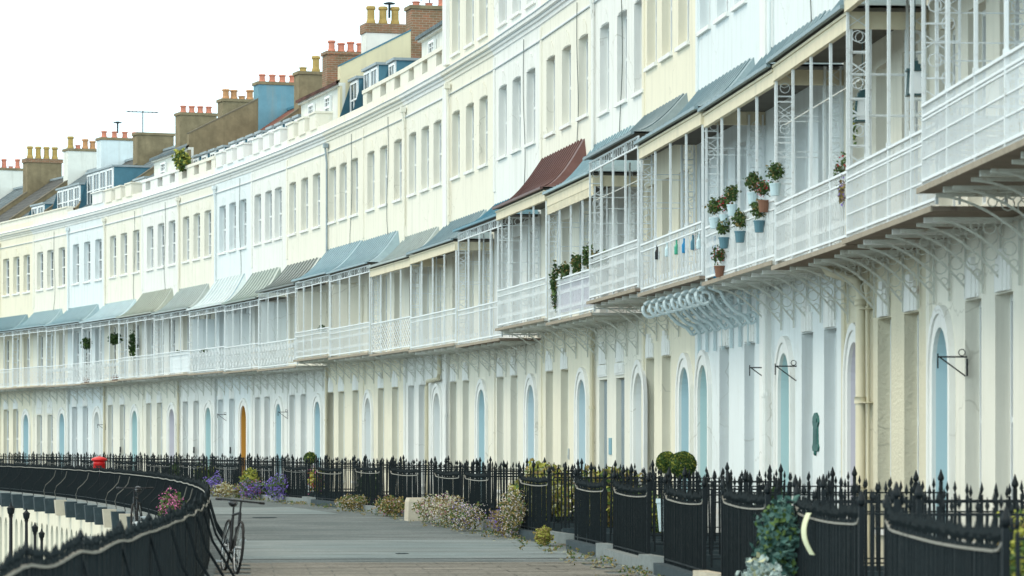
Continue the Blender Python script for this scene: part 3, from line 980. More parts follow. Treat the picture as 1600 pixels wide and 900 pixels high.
def lattice_post(mb, t, zf, ze, dep, d2=0.24):
    y0, y1 = -dep, -dep + d2
    mb.bar((t, y0, zf), (t, y0, ze), 0.034, 0.034)
    mb.bar((t, y1, zf), (t, y1, ze), 0.025, 0.025)
    ay, az = Vector((0, 1, 0)), Vector((0, 0, 1))
    z = zf + 0.18
    i = 0
    while z < ze - 0.1:
        if i % 3 == 0:
            mb.ring((t, (y0 + y1) / 2, z), 0.07, ay, az, 0.010, 8)
        elif i % 3 == 1:
            mb.bar((t, y0, z - 0.08), (t, y1, z + 0.08), 0.010, 0.010, up=Vector((1, 0, 0)))
            mb.bar((t, y1, z - 0.08), (t, y0, z + 0.08), 0.010, 0.010, up=Vector((1, 0, 0)))
        else:
            mb.bar((t, y0, z), (t, y1, z), 0.02, 0.02, up=az)
        z += 0.19
        i += 1

STK = {0: ('white', 'mixed0'), 1: ('brown', 'ochre'), 2: ('white', 'mixed'), 3: ('blue', 'red'), 4: ('brown', None), 5: ('brown', 'red'), 6: ('brown', 'orange'),
       7: ('bluecap', 'red'), 8: ('brown', 'ochre1'), 9: ('brick', 'red'), 10: ('whitebrick', 'ochre'), 11: ('brickdark', 'red')}

def make_house(k):
    h = HS[k]
    uf, un = BND[k], BND[k + 1]
    A, B = P(uf), P(un)
    dv = B - A
    w = dv.length
    root = empty('terraced_house', A, math.atan2(dv.y, dv.x))
    tag(root, h['label'], 'house', 'terraced houses of the crescent')
    rnd = random.Random(k)
    up, lo = M[h['up']], M[h['lo']]
    tall = h.get('tall', False)
    ztop = 14.5 if tall else 11.9
    rev = M[h['up']]
    doorm = M[h.get('door', 'blue') + '_reveal']
    w2 = h.get('w2', DEF2)
    wg = h.get('wg', [1.1, 3.0])
    dg = h.get('dg', 5.2)
    s2, h2 = h.get('s2', 8.70), h.get('h2', 10.40)
    gh = 3.30
    gz = 0.55
    GW = 0.95
    if h.get('blindtop'):
        gh = 3.0
    # ---- openings
    ops_lo, ops_up = [], []
    for t in wg:
        ops_lo.append(dict(t0=t - GW/2, t1=t + GW/2, z0=gz, z1=gh, d=REV + .05, mi=1))
    if dg:
        ops_lo.append(dict(t0=dg - 0.5, t1=dg + 0.5, z0=0.12, z1=3.07, d=0.36, mi=2, arch=True))
    for t in w2:
        ops_up.append(dict(t0=t - 0.52, t1=t + 0.52, z0=4.34, z1=6.62, d=REV + .07, mi=1))
        ops_up.append(dict(t0=t - 0.56, t1=t + 0.56, z0=s2, z1=h2, d=REV + .05, mi=1))
        if tall:
            ops_up.append(dict(t0=t - 0.56, t1=t + 0.56, z0=11.95, z1=13.55, d=REV + .05, mi=1))
    mb = MB()
    front_with_openings(mb, w, 0, 4.2, ops_lo)
    lo_mats = [lo, lo, doorm]
    # basement plinth, sides and back as one closed shell with the upper part
    mb.build('ground_floor_wall', lo_mats, root)
    mb = MB()
    front_with_openings(mb, w, 4.2, ztop, ops_up)
    D = 9.0
    mb.quad((0, 0, 0), (0, D, 0), (0, D, ztop), (0, 0, ztop))
    mb.quad((w, 0, 0), (w, 0, ztop), (w, D, ztop), (w, D, 0))
    mb.quad((0, D, 0), (w, D, 0), (w, D, ztop), (0, D, ztop))
    mb.quad((0, 0.45, ztop - 0.2), (w, 0.45, ztop - 0.2), (w, D, ztop - 0.2), (0, D, ztop - 0.2))
    mb.quad((0.01, 0.9, 0.0), (w - .01, 0.9, 0.0), (w - .01, 0.9, ztop - .2), (0.01, 0.9, ztop - .2))
    mb.build('upper_wall', [up, up], root)
    # ---- windows
    for t in wg:
        add_window(root, t, GW, gz, gh)
        if h.get('curtains'):
            c = MB()
            for q in range(7):
                c.box(t - 0.44 + q * 0.12, t - 0.36 + q * 0.12, 0.10, 0.135, gz + .03, gh - .03)
            c.build('shutter', M['lead_grey'], root)
    for t in w2:
        add_window(root, t, 1.04, 4.34, 6.62, name='french_window', sill=False, mid=0.55)
        add_window(root, t, 1.12, s2, h2)
        if tall:
            add_window(root, t, 1.12, 11.95, 13.55)
    # ---- keystones
    for t in wg:
        kb = MB()
        keystone(kb, t, gh + (0.32 if h.get('blindtop') else 0.02), 1.0, 0.055)
        if h.get('blindtop'):
            kb.box(t - 0.5, t + 0.5, -0.03, 0, gh + .06, gh + 0.30)
            kb.box(t - 0.46, t - 0.02, -0.045, -0.03, gh + .1, gh + 0.26)
            kb.box(t + 0.02, t + 0.46, -0.045, -0.03, gh + .1, gh + 0.26)
        kb.build('keystone', M['trim'], root)
    for t in w2:
        kb = MB()
        keystone(kb, t, h2 + 0.02, 0.75, 0.025)
        kb.build('keystone', up, root)
    # ---- door
    if dg:
        d_ = MB()
        N = 12
        pts = [(dg - 0.5, 0.12)] + [(dg - 0.5 * math.cos(math.pi * q / N), 2.525 + 0.525 * math.sin(math.pi * q / N)) for q in range(N + 1)] + [(dg + 0.5, 0.12)]
        vv = [(x, 0.355, z) for x, z in pts]
        d_.add(vv, [tuple(range(len(vv)))])
        for zz0, zz1 in ((0.3, 1.0), (1.15, 2.1)):
            for sx in (-0.36, 0.06):
                d_.box(dg + sx, dg + sx + 0.3, 0.335, 0.354, zz0, zz1)
        do = d_.build('door', doorm, root)
        hd = MB()
        hd.box(dg - 0.12, dg + 0.12, 0.32, 0.334, 1.05, 1.10)
        hd.tube([(dg + .38, 0.3, 1.07), (dg + .38, 0.335, 1.07)], 0.035, 8)
        hd.build('handle', M['steel'], do)
        ar = MB()
        for ro, ri, pr in ((0.66, 0.5, 0.05), (0.75, 0.655, 0.075)):
            pp = []
            for q in range(15):
                a = math.pi * q / 14
                pp.append(((dg - ro * math.cos(a), 2.525 + ro * 1.05 * math.sin(a)), (dg - ri * math.cos(a), 2.525 + ri * 1.05 * math.sin(a))))
            pp = [((dg - ro, 0.0), (dg - ri, 0.0))] + pp + [((dg + ro, 0.0), (dg + ri, 0.0))]
            for (a, b), (c, e) in zip(pp[:-1], pp[1:]):
                ar.quad((a[0], -pr, a[1]), (b[0], -pr, b[1]), (e[0], -pr, e[1]), (c[0], -pr, c[1]))
                ar.quad((a[0], 0, a[1]), (a[0], -pr, a[1]), (c[0], -pr, c[1]), (c[0], 0, c[1]))
                ar.quad((b[0], -pr, b[1]), (b[0], 0.0, b[1]), (e[0], 0.0, e[1]), (e[0], -pr, e[1]))
        ar.build('door_arch', M['trim'], root)
        st = MB()
        st.box(dg - 0.6, dg + 0.6, -0.35, 0.36, 0.0, 0.115)
        st.build('doorstep', M['pale_stone'], root)
    # ---- strings, cornice
    cb = MB()
    zc = 0.0
    cb.box(0, w, -0.02, 0, 10.93, 10.99)
    cb.prism_x([(y, z) for y, z in cornice_profile()], 0, w)
    cb.build('cornice', M['trim'] if h['up'] not in ('cream', 'yellow_cream') else M['trim_cream'], root)
    ld = MB()  # lead edge on top, lower dark strips stand in for moulding shadow
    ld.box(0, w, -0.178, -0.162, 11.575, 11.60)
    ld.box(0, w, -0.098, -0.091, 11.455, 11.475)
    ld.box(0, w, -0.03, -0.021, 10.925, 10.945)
    ld.build('lead_and_shadow_lines', M['lead_grey'], root)
    if tall:
        cb = MB()
        cb.prism_x([(0, 13.95), (-0.08, 13.98), (-0.1, 14.06), (-0.24, 14.12), (-0.24, 14.22), (0, 14.3)], 0, w)
        cb.box(0, w, 0.003, 0.25, 14.5, 14.9)
        cb.build('top_cornice', M['trim'], root)
    # ---- party pilaster / pipe
    pb = MB()
    pw = 0.55 if h.get('pier') else 0.22
    pb.box(0.0, pw, -0.10 if h.get('pier') else -0.035, 0.0, 0, 4.05)
    pb.build('ground_pilaster', M['trim'] if h.get('pier') else lo, root)
    pb = MB()
    pb.box(0.0, pw, -0.10 if h.get('pier') else -0.03, 0.0, 7.0 if h.get('pier') else 7.9, 11.22)
    pb.build('pilaster', M['trim'] if h.get('pier') else up, root)
    if tall and h.get('pier'):
        pb = MB()
        pb.box(0, pw, -0.1, 0, 11.75, 13.93)
        pb.build('attic_pilaster', M['trim'], root)
    if k in (3, 5, 6, 8, 9, 12, 15, 18, 21) or h.get('pipe') or h.get('bigpipe'):
        tp = 0.32 if not h.get('pier') else 0.75
        if h.get('pipe') == 'bent':
            pp = MB()
            pp.tube([(w - 0.35, -0.12, 4.1), (w - 0.35, -0.12, 3.55), (w - 0.5, -0.12, 3.42), (w - 2.0, -0.12, 3.38), (w - 2.15, -0.12, 3.25), (w - 2.15, -0.12, 0)], 0.055, 8)
            pp.build('drainpipe', M['pipe_cream'], root)
        elif h.get('bigpipe'):
            pp = MB()
            pts = [(1.55, -0.55, 4.12), (1.70, -0.50, 3.98), (1.85, -0.30, 3.90), (2.0, -0.15, 3.84), (2.05, -0.13, 3.6), (2.05, -0.13, 0)]
            pp.tube(pts, 0.068, 12)
            for z in (3.5, 2.2, 1.0):
                pp.tube([(2.05, -0.13, z), (2.05, -0.13, z + .09)], 0.082, 12)
            pp.tube([(2.22, -0.06, 4.1), (2.22, -0.06, 0)], 0.022, 6)
            for z in (3.45, 2.2, 0.95):
                pp.box(1.95, 2.28, -0.16, 0, z, z + 0.02)
            smooth(pp.build('drainpipe', M['pipe_cream'], root))
        else:
            pp = MB()
            yy = -0.14 if h.get('pier') else -0.09
            pp.tube([(tp, yy, 4.1), (tp, yy, 0)], 0.045, 7)
            for z in (1.0, 2.4, 3.7):
                pp.tube([(tp, yy, z), (tp, yy, z + .07)], 0.06, 7)
            pp.build('drainpipe', M['trim'] if k % 2 else M['pipe_cream'], root)
        if not h.get('bigpipe'):
            pp = MB()
            hx = tp
            pp.tube([(hx, -0.12, 11.1), (hx, -0.10, 10.9), (hx, -0.07, 10.6), (hx, -0.07, 7.3)], 0.034, 7)
            pp.prism_z([(hx - .09, -0.18), (hx + .09, -0.18), (hx + .09, -0.03), (hx - .09, -0.03)], 11.08, 11.22)
            pp.build('rainwater_pipe', M['lead_grey'] if k == 12 else up, root)
    # cable runs
    if k in (4, 6, 7, 9, 12, 13, 16, 17, 18, 21):
        cbm = MB()
        t0 = w * rnd.uniform(0.55, 0.9)
        pts = []
        for q in range(13):
            z = 11.2 - q * 0.3
            pts.append((t0 + 0.25 * math.sin(q * 0.5 + k) * (q / 12), -0.03, z))
        cbm.tube(pts, 0.010, 4)
        cbm.build('cable', M['cable'], root)
    # ---- balcony
    zf = {3: 4.27, 4: 4.28, 5: 4.25, 6: 4.27, 7: 4.30, 8: 4.31, 9: 4.28, 10: 4.23, 11: 4.19, 12: 4.36, 13: 4.29, 14: 4.23, 15: 4.18, 16: 4.12, 17: 4.33,
          18: 4.23, 19: 4.44, 20: 4.34, 21: 4.23, 22: 4.15, 23: 4.16, 24: 4.34}.get(k, 4.27)
    dep = {12: 1.02, 13: 1.0, 17: 1.0, 19: 1.05, 20: 1.0, 16: .9}.get(k, h.get('bdep', BAL))
    zr = zf + 0.84
    canst, ze, zt = h.get('can', ('lead', 6.9, 7.65))
    slab = MB()
    slab.box(0.0, w, -dep - 0.05, -0.004, zf - 0.07, zf - 0.02)
    slab.box(0.0, w, -dep - 0.07, -dep - 0.052, zf - 0.075, zf - 0.015, 1)
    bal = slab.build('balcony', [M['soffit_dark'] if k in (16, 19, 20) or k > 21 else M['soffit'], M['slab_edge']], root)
    nj = 7 if k < 22 else 3
    jm = M['trim'] if k % 2 else M['iron_bracket']
    def jf(mb):
        mb.box(-0.035, 0.035, -dep + 0.04, -0.01, zf - 0.135, zf - 0.072)
    for q in range(nj):
        inst(cached(('joist', zf, dep, k % 2), jf, 'joist', [jm]), 'joist', bal, ((q + 0.5) * w / nj, 0, 0))
    isend = k in (16, 24)
    make_rail(bal, w, zf, zr, h.get('rail', 'bars'), dep, near_end=(k in (11, 16, 18, 24)), far_end=(k in (12, 17, 24)))
    if k > 2:
        make_canopy(bal, w, ze, zt, CANMAT[canst], h.get('can_ins', (0.3, 1.0)), dep, canst.startswith('stripe'))
    # front posts
    zp = ze - 0.08
    nposts = 3
    pm_key = (round(zf, 2), round(zp, 2), round(dep, 2))
    def post_fn(mb):
        mb.bar((0, -dep, zf), (0, -dep, zp), 0.036, 0.036)
        mb.bar((0, -dep, zf + .83), (0, -dep, zf + .9), 0.055, 0.055)
        mb.bar((0, -dep, zp - .14), (0, -dep, zp - .08), 0.07, 0.07)
    for q in range(1, nposts + 1):
        inst(cached(('post', pm_key), post_fn, 'post', [M['iron_white']]), 'post', bal, (w * q / (nposts + 1), 0, 0))
    for t, nm in ((0.035, 'lattice_post'), (w - 0.035, 'lattice_post')):
        lp = MB()
        lattice_post(lp, t, zf, zp, dep)
        if k > 14:
            lattice_post(lp, t, zf, zp, 0.27, 0.22)
            for zz in (zf + 1.5, zf + 2.0):
                lp.bar((t, -dep, zz), (t, -0.02, zz), 0.014, 0.014, up=Vector((0, 0, 1)))
        lp.build(nm, M['iron_white'], bal)
    # tie rods along the front
    if k in (19, 22):
        tr = MB()
        for zz in (zf + 1.95,):
            tr.bar((0.05, -dep + .12, zz), (w - .05, -dep + .12, zz), 0.013, 0.013)
        tr.build('tie_rod', M['iron_rusty'], bal)
    # fascia
    fb = MB()
    if h.get('beam'):
        fb.box(0, w, -dep - 0.04, -dep + 0.03, ze - 0.29, ze - 0.08)
        fb.box(w - 0.05, w, -dep + 0.03, 0, ze - 0.29, ze - 0.08)
        fb.box(0, w, -dep - 0.06, -dep - 0.042, ze - 0.11, ze - 0.075)
        fm = M['beam_cream']
        if h.get('valance'):
            nv = int(w / 0.16)
            for q in range(nv):
                a = w * q / nv
                b = a + w / nv
                fb.prism_x([(-dep - 0.03, ze - 0.29), (-dep - 0.015, ze - 0.29), (-dep - .015, ze - .46), (-dep - 0.03, ze - 0.46)], a + .01, b - .03)
    else:
        z0, z1 = ze - 0.27, ze - 0.09
        fb.bar((0, -dep, z0), (w, -dep, z0), 0.03, 0.025)
        fb.bar((0, -dep, z1), (w, -dep, z1), 0.03, 0.03)
        nn = int(w / 0.5)
        dd = w / nn
        for q in range(nn):
            c = Vector((q * dd + dd / 2, -dep, (z0 + z1) / 2))
            fb.ring(c, 0.07, Vector((1, 0, 0)), Vector((0, 0, 1)), 0.012, 8)
            fb.bar((q * dd, -dep, z0), (q * dd, -dep, z1), 0.014, 0.014)
        if k == 16:
            fb.bar((w, -dep, z0), (w, 0, z0), 0.03, 0.025)
            fb.bar((w, -dep, z1), (w, 0, z1), 0.03, 0.03)
            for q in range(4):
                fb.ring((w, -dep + 0.14 + q * .22, (z0 + z1) / 2), 0.075, Vector((0, 1, 0)), Vector((0, 0, 1)), 0.018, 9)
        fm = M['iron_white']
    fb.build('fascia', fm, bal)
    if h.get('screen'):
        sb = MB()
        sb.box(0.0 + 0.07, 0.10, -dep + 0.08, -0.03, zf + 0.03, ze - 0.35)
        for yy in (-dep + 0.05, -dep * .5, -0.05):
            sb.box(0.102, 0.115, yy - .012, yy + .012, zf + .03, ze - .35)
        sb.build('privacy_screen', M['pale_blue'] if k < 12 else M['pale_cream'], bal)
    # brackets
    if h.get('scroll'):
        for q in range(8):
            t = 0.45 + q * (w - 0.9) / 7
            o = inst(cached(('scr', dep, zf), make_scroll_mesh(dep, zf - 0.1), 'scroll_bracket', [M['scroll_blue']]), 'scroll_bracket', bal, (t, 0, 0))
    else:
        nbk = 5 if k < 21 else 6
        for q in range(nbk):
            t = 0.5 + q * (w - 1.0) / (nbk - 1)
            inst(cached(('brk', dep, zf), make_bracket_mesh(dep, zf - 0.1), 'bracket', [M['iron_bracket']]), 'bracket', bal, (t, 0, 0))
    # ---- parapet
    par = h.get('par', 'plain' if not tall else None)
    if par and not tall:
        pb = MB()
        pm = M['trim_cream'] if h['up'] in ('cream', 'yellow_cream', 'pale_cream') else M['trim']
        if par == 'plain':
            pb.box(0, w, 0.0 + .004, 0.25, 11.72, 12.12)
            pb.box(0, w, -0.05, 0.3, 12.12, 12.18)
        elif par == 'low':
            pb.box(0, w, 0.004, 0.25, 11.72, 11.93)
            pb.box(w - 1.9, w - 0.2, -0.04, 0.45, 11.93, 12.4)
            pb.box(w - 1.97, w - 0.13, -0.1, 0.5, 12.4, 12.45)
        elif par == 'open':
            pb.box(0, w, 0.004, 0.25, 11.72, 11.8)
            nb = 3
            for q in range(nb + 1):
                c = w * q / nb
                pb.box(max(0, c - 0.62), min(w, c + 0.62), 0.004, 0.27, 11.8, 12.25)
            pb.box(0, w, -0.03, 0.31, 12.25, 12.36)
            pb.box(0, w, 0.5, 0.52, 11.8, 12.2)
        elif par == 'blocks':
            pb.box(0, w, 0.004, 0.25, 11.72, 11.86)
            for a in (0.4, 2.2, 4.0):
                pb.box(a, a + 1.0, -0.05, 0.5, 11.86, 12.36)
                pb.box(a - .05, a + 1.05, -0.09, 0.54, 12.36, 12.42)
        elif par == 'none':
            pb.box(0, w, 0.004, 0.22, 11.72, 11.82)
        pb.build('parapet', pm, root)
    # ---- roof
    if not tall:
        rf = h.get('roof', 'dormer')
        red = rf == 'red' or h.get('redroof')
        rm = M['red_tile'] if red else (M['slate_dark'] if k in (4, 2) else M['slate'])
        ya, yb = 0.3, 4.4
        if rf == 'attic':
            z0, z1 = 13.25, 15.0
        else:
            z0, z1 = 11.95, 14.75
        rb = MB()
        rb.add([(0, ya, z0), (w, ya, z0), (w, yb, z1), (0, yb, z1), (w, 9.1, z0 - .3), (0, 9.1, z0 - .3)],
               [(0, 1, 2, 3), (3, 2, 4, 5)])
        rb.add([(0, ya, z0 - .1), (w, ya, z0 - .1), (w, yb, z1 - .1), (0, yb, z1 - .1)], [(0, 3, 2, 1), ])
        rb.quad((0, ya, z0 - .1), (w, ya, z0 - .1), (w, ya, z0), (0, ya, z0))
        roof = rb.build('roof', rm, root)
        rg = MB()
        rg.bar((0, yb, z1 + .03), (w, yb, z1 + .03), 0.16, 0.10)
        rg.build('ridge', M['lead_blue'] if red else M['lead_grey'], roof)
        if rf == 'attic':
            aw = MB()
            aw.box(0, w, 0.5, 0.6, 11.7, 13.2)
            aw.box(0, w, 0.38, 0.5, 13.1, 13.2)
            aw.build('attic_wall', M['stack_white'], root)
            for t in (w * 0.3, w * 0.7):
                o = add_window(root, t, 0.8, 12.25, 12.95, name='attic_window', rev=0.0)
                o.location.y = 0.44
        if h.get('dorm') or rf in ('dormer', 'red'):
            dl = []
            if h.get('dorm'): dl.append(h['dorm'])
            if h.get('dorm2'): dl.append(h['dorm2'])
            if rf == 'red':
                dl = [(0.3, 1.2, 0.6), (1.75, 2.65, 0.6), (3.2, 4.1, 0.6), (4.65, 5.5, 0.6)]
            for (a, b, hh) in dl:
                zb = 11.85 if rf != 'red' else 12.15
                y0 = 0.75 if rf != 'red' else 0.55
                dm = MB()
                slope = (z1 - z0) / (yb - ya)
                yend = ya + (zb + hh - z0) / slope + .1
                # lead cheeks and top
                dm.add([(a, y0, zb), (a, y0, zb + hh), (a, yend, zb + hh), (a, ya + max(0, zb - z0) / slope, zb)], [(0, 1, 2, 3)], 0)
                dm.add([(b, y0, zb), (b, y0, zb + hh), (b, yend, zb + hh), (b, ya + max(0, zb - z0) / slope, zb)], [(3, 2, 1, 0)], 0)
                dm.box(a - 0.07, b + 0.07, y0 - 0.1, yend, zb + hh, zb + hh + 0.08, 1)
                dm.quad((a, y0, zb), (b, y0, zb), (b, y0, zb + hh), (a, y0, zb + hh), 2)
                dmo = dm.build('dormer', [M['lead_blue'], M['lead_grey'], M['sash']], root)
                nw = max(1, int((b - a) / 0.95))
                for q in range(nw):
                    ww = (b - a) / nw
                    fr = MB()
                    c0, c1 = a + q * ww + .06, a + (q + 1) * ww - .06
                    fr.box(c0, c0 + .06, y0 - .05, y0 - .005, zb + .12, zb + hh - .05)
                    fr.box(c1 - .06, c1, y0 - .05, y0 - .005, zb + .12, zb + hh - .05)
                    fr.box(c0 + .06, c1 - .06, y0 - .05, y0 - .005, zb + hh - .12, zb + hh - .05)
                    fr.box(c0 + .06, c1 - .06, y0 - .05, y0 - .005, zb + .12, zb + .2)
                    fr.box(c0 + .06, c1 - .06, y0 - .045, y0 - .005, zb + hh * .52, zb + hh * .52 + .05)
                    fr.box((c0 + c1) / 2 - .015, (c0 + c1) / 2 + .015, y0 - .045, y0 - .005, zb + .2, zb + hh - .12)
                    fo = fr.build('window_frame', M['sash'], dmo)
                    pn = MB()
                    pn.box(c0 + .05, c1 - .05, y0 - .022, y0 - .008, zb + .15, zb + hh - .08)
                    pn.build('window_pane', M['glass'], dmo)
        # party gable at near edge
        g = MB()
        ps = h.get('party')
        pmn = {'brown': 'render_brown', 'yellow': 'render_yellow', 'low': 'render_yellow', None: 'render_brown'}[ps]
        nxt_attic = k + 1 < len(HS) and HS[k + 1].get('roof') == 'attic'
        hi = rf == 'attic'
        if hi:
            poly = [(0.42, 11.6), (9, 11.6), (9, 13.5), (4.6, 15.45), (3.3, 15.2), (0.42, 13.72)]
        else:
            poly = [(0.35, 11.6), (9, 11.6), (9, 12.4), (4.6, 14.95), (3.3, 14.22), (0.6, 12.36), (0.35, 12.1)]
        g.prism_x(poly, w - 0.33, w - 0.003)
        g.build('party_gable', M[pmn], root)
        cp = MB()
        top = poly[3:] if hi else poly[3:6]
        for (a, b) in zip(top[:-1], top[1:]):
            cp.bar((w - 0.165, a[0], a[1] + .03), (w - 0.165, b[0], b[1] + .03), 0.36, 0.05, up=Vector((0, 0, 1)))
        cp.build('gable_coping', M['lead_blue'] if ps == 'yellow' else M['coping_brown'], root)
        # chimney stack
        stk, potk = STK.get(k, (None, None))
        if stk:
            cm = {'white': 'stack_white', 'brown': 'render_brown', 'blue': 'stack_blue', 'brick': 'brick', 'whitebrick': 'stack_white', 'brickdark': 'brick', 'bluecap': 'stack_teal'}[stk]
            zt_ = {4: 15.55, 6: 15.8, 9: 15.65, 8: 15.6, 11: 15.75, 10: 15.95}.get(k, 15.85)
            y0, y1 = 3.25 + rnd.uniform(-.1, .15), 4.85 + rnd.uniform(-.1, .15)
            if k in (10, 11): y0, y1 = 2.75, 4.1
            if k == 3: y1 = 5.2
            if k == 8: y0, y1 = 3.2, 4.2
            if k == 9: y0, y1 = 2.75, 4.3
            x0, x1 = w - 0.72, w + 0.02
            cbx = MB()
            cbx.box(x0, x1, y0, y1, 13.2, zt_ - 0.32 if stk in ('whitebrick',) else zt_ - 0.12)
            co = cbx.build('chimney', M[cm], root)
            cc = MB()
            if stk == 'whitebrick':
                cc.box(x0 - .04, x1 + .04, y0 - .04, y1 + .04, zt_ - .315, zt_)
                cc.build('chimney_cap', M['brick'], co)
            elif k == 1:
                cc.box(x0 - .05, x1 + .05, y0 - .05, y1 + .05, zt_ - .2, zt_)
                cc.build('chimney_cap', M['brick'], co)
            else:
                cc.box(x0 - .05, x1 + .05, y0 - .05, y1 + .05, zt_ - .115, zt_)
                cc.build('chimney_cap', M['render_brown' if stk != 'brick' else 'brick'], co)
            if potk:
                npots = 3 if k in (10, 11) else (2 if k == 8 else 4)
                for q in range(npots):
                    pc = potk
                    if pc == 'mixed': pc = ['ochre', 'red', 'orange', 'orange'][q]
                    if pc == 'mixed0': pc = ['ochre', 'red', 'red', 'red'][q]
                    y = y0 + 0.25 + q * (y1 - y0 - 0.5) / (npots - 1)
                    hh = {'ochre': 0.62, 'red': 0.32, 'orange': 0.42, 'ochre1': 0.55}[pc]
                    if k == 6: hh = [0.42, 0.40, 0.16, 0.42][q]
                    if k == 8: hh = [0.18, 0.62][q]
                    if k == 9: hh = [0.42, 0.34, 0.40, 0.36][q]
                    if k == 0: hh = [0.50, 0.48, 0.12, 0.5][q]
                    if k == 2: hh = [0.6, 0.2, 0.5, 0.42][q]
                    if k == 11: hh = [0.16, 0.12, 0.3][q]
                    pt = MB()
                    r = 0.145 if pc != 'red' else 0.13
                    pt.lathe(((x0 + x1) / 2, y, zt_), [(r * 1.15, 0), (r * 1.1, hh * .15), (r * .9, hh * .3), (r * .88, hh * .8), (r * 1.15, hh * .84), (r * 1.15, hh * .93), (r, hh), (r * .7, hh), (r * .65, hh * .8)], 12)
                    pt.build('chimney_pot', M[POTM[pc]], co)
            if k in (3, 10):
                cw = MB()
                yy = y0 + 0.9
                cw.tube([((x0 + x1) / 2, yy, zt_ + .25), ((x0 + x1) / 2, yy, zt_ + .72)], 0.04, 6)
                cw.lathe(((x0 + x1) / 2, yy, zt_ + .72), [(0.2, 0), (0.2, .03), (.05, .07)], 10)
                cw.build('cowl', M['dark_stone'], co)
            if k == 4:
                ae = MB()
                bx, by = (x0 + x1) / 2, y0 + .35
                ae.tube([(bx, by, zt_), (bx, by, zt_ + 1.0)], 0.026, 5)
                ae.tube([(bx, by - .75, zt_ + .93), (bx, by + .7, zt_ + .95)], 0.022, 5)
                for q in range(9):
                    yy = by - .7 + q * .17
                    ae.tube([(bx - .22, yy, zt_ + .94), (bx + .22, yy, zt_ + .94)], 0.012, 4)
                ae.build('aerial', M['black'], co)
            if k == 11:
                ae = MB()
                bx, by = (x0 + x1) / 2, y0 + .7
                ae.tube([(bx, by, zt_), (bx, by, zt_ + .35)], 0.02, 5)
                ae.tube([(bx, by - .9, zt_ + .3), (bx, by + .6, zt_ + .34)], 0.015, 5)
                ae.tube([(bx, by - .3, zt_ + .2), (bx, by + .2, zt_ + .5)], 0.013, 5)
                ae.build('aerial', M['black'], co)
    else:
        rb = MB()
        rb.add([(0, 0.3, 14.6), (w, 0.3, 14.6), (w, 4.5, 16.8), (0, 4.5, 16.8), (w, 9.1, 14.4), (0, 9.1, 14.4)], [(0, 1, 2, 3), (3, 2, 4, 5), (0, 3, 5), (1, 4, 2)])
        rb.build('roof', M['slate'], root)
    return root

for k in range(len(HS)):
    make_house(k)

# ------------------------------------------------------------------ terrace retaining wall with corbels and blind arches
def retaining():
    root = empty('retaining_wall', P(20, 9.05, -4.2))
    tag(root, 'cream vaulted retaining wall carrying the raised terrace, with dark corbel blocks', 'retaining wall')
    L0 = root.location
    w1, w2_ = MB(), MB()
    u = -60.0
    idx = 0
    stp = 1.35
    while u < 112:
        a, b = u, u + stp
        hw = 0.36
        c = (a + b) / 2
        # frame quads around an arched recess
        for (s, e) in ((a, c - hw), (c + hw, b)):
            w1.quad(P(s, 9.05, -4.2), P(e, 9.05, -4.2), P(e, 9.05, -0.12), P(s, 9.05, -0.12))
        N = 8
        zs = -1.15
        pts = [(c - hw * math.cos(math.pi * q / N), zs + hw * math.sin(math.pi * q / N)) for q in range(N + 1)]
        for (ua, za), (ub, zb) in zip(pts[:-1], pts[1:]):
            w1.quad(P(ua, 9.05, za), P(ub, 9.05, zb), P(ub, 9.05, -.12), P(ua, 9.05, -.12))
            w1.quad(P(ua, 9.05, za), P(ua, 8.8, za), P(ub, 8.8, zb), P(ub, 9.05, zb))
        w1.quad(P(c - hw, 9.05, -4.2), P(c - hw, 8.8, -4.2), P(c - hw, 8.8, zs), P(c - hw, 9.05, zs))
        w1.quad(P(c + hw, 9.05, -4.2), P(c + hw, 9.05, zs), P(c + hw, 8.8, zs), P(c + hw, 8.8, -4.2))
        w2_.quad(P(c - hw, 8.82, -4.2), P(c + hw, 8.82, -4.2), P(c + hw, 8.82, -.6), P(c - hw, 8.82, -.6))
        u += stp
    w1.build('wall_face', M['yellow_cream'], root, L0)
    w2_.build('arch_recess', M['lead_grey'], root, L0)
    cp = MB()
    for i in range(-60, 112, 2):
        u = float(i)
        vv = []
        A, B = P(u, 8.85, 0.07), P(u + 2, 8.85, 0.07)
        C, D_ = P(u + 2, 9.18, 0.07), P(u, 9.18, 0.07)
        dn = Vector((0, 0, 0.2))
        cp.add([A, B, C, D_, A - dn, B - dn, C - dn, D_ - dn], [(0, 1, 2, 3), (7, 6, 5, 4), (2, 3, 7, 6), (0, 1, 5, 4)])
    cp.build('coping', M['kerb_stone'], root, L0)
    for c_ in (root,):
        for o in c_.children:
            o.location = o.location - L0
    for i in range(-8, 22):
        u = 2.6 + i * 3.02
        if abs(u - (-9)) < 2.2: continue
        cb = MB()
        t, o_ = TANG(u), OUTW(u)
        base = P(u, 9.05, 0)
        def q(a, b, z): return base + t * a + o_ * b + Vector((0, 0, z))
        cb.add([q(-.17, 0, -.4), q(.17, 0, -.4), q(.17, .42, -.4), q(-.17, .42, -.4), q(-.2, 0, .05), q(.2, 0, .05), q(.2, .46, .05), q(-.2, .46, .05)],
               [(3, 2, 1, 0), (4, 5, 6, 7), (0, 1, 5, 4), (1, 2, 6, 5), (2, 3, 7, 6), (3, 0, 4, 7)])
        m_ = M['dark_stone'] if rc.random() < .8 else M['pale_stone']
        ob = cb.build('corbel', m_, root, base)
        ob.location = base - L0
rc = random.Random(3)
retaining()

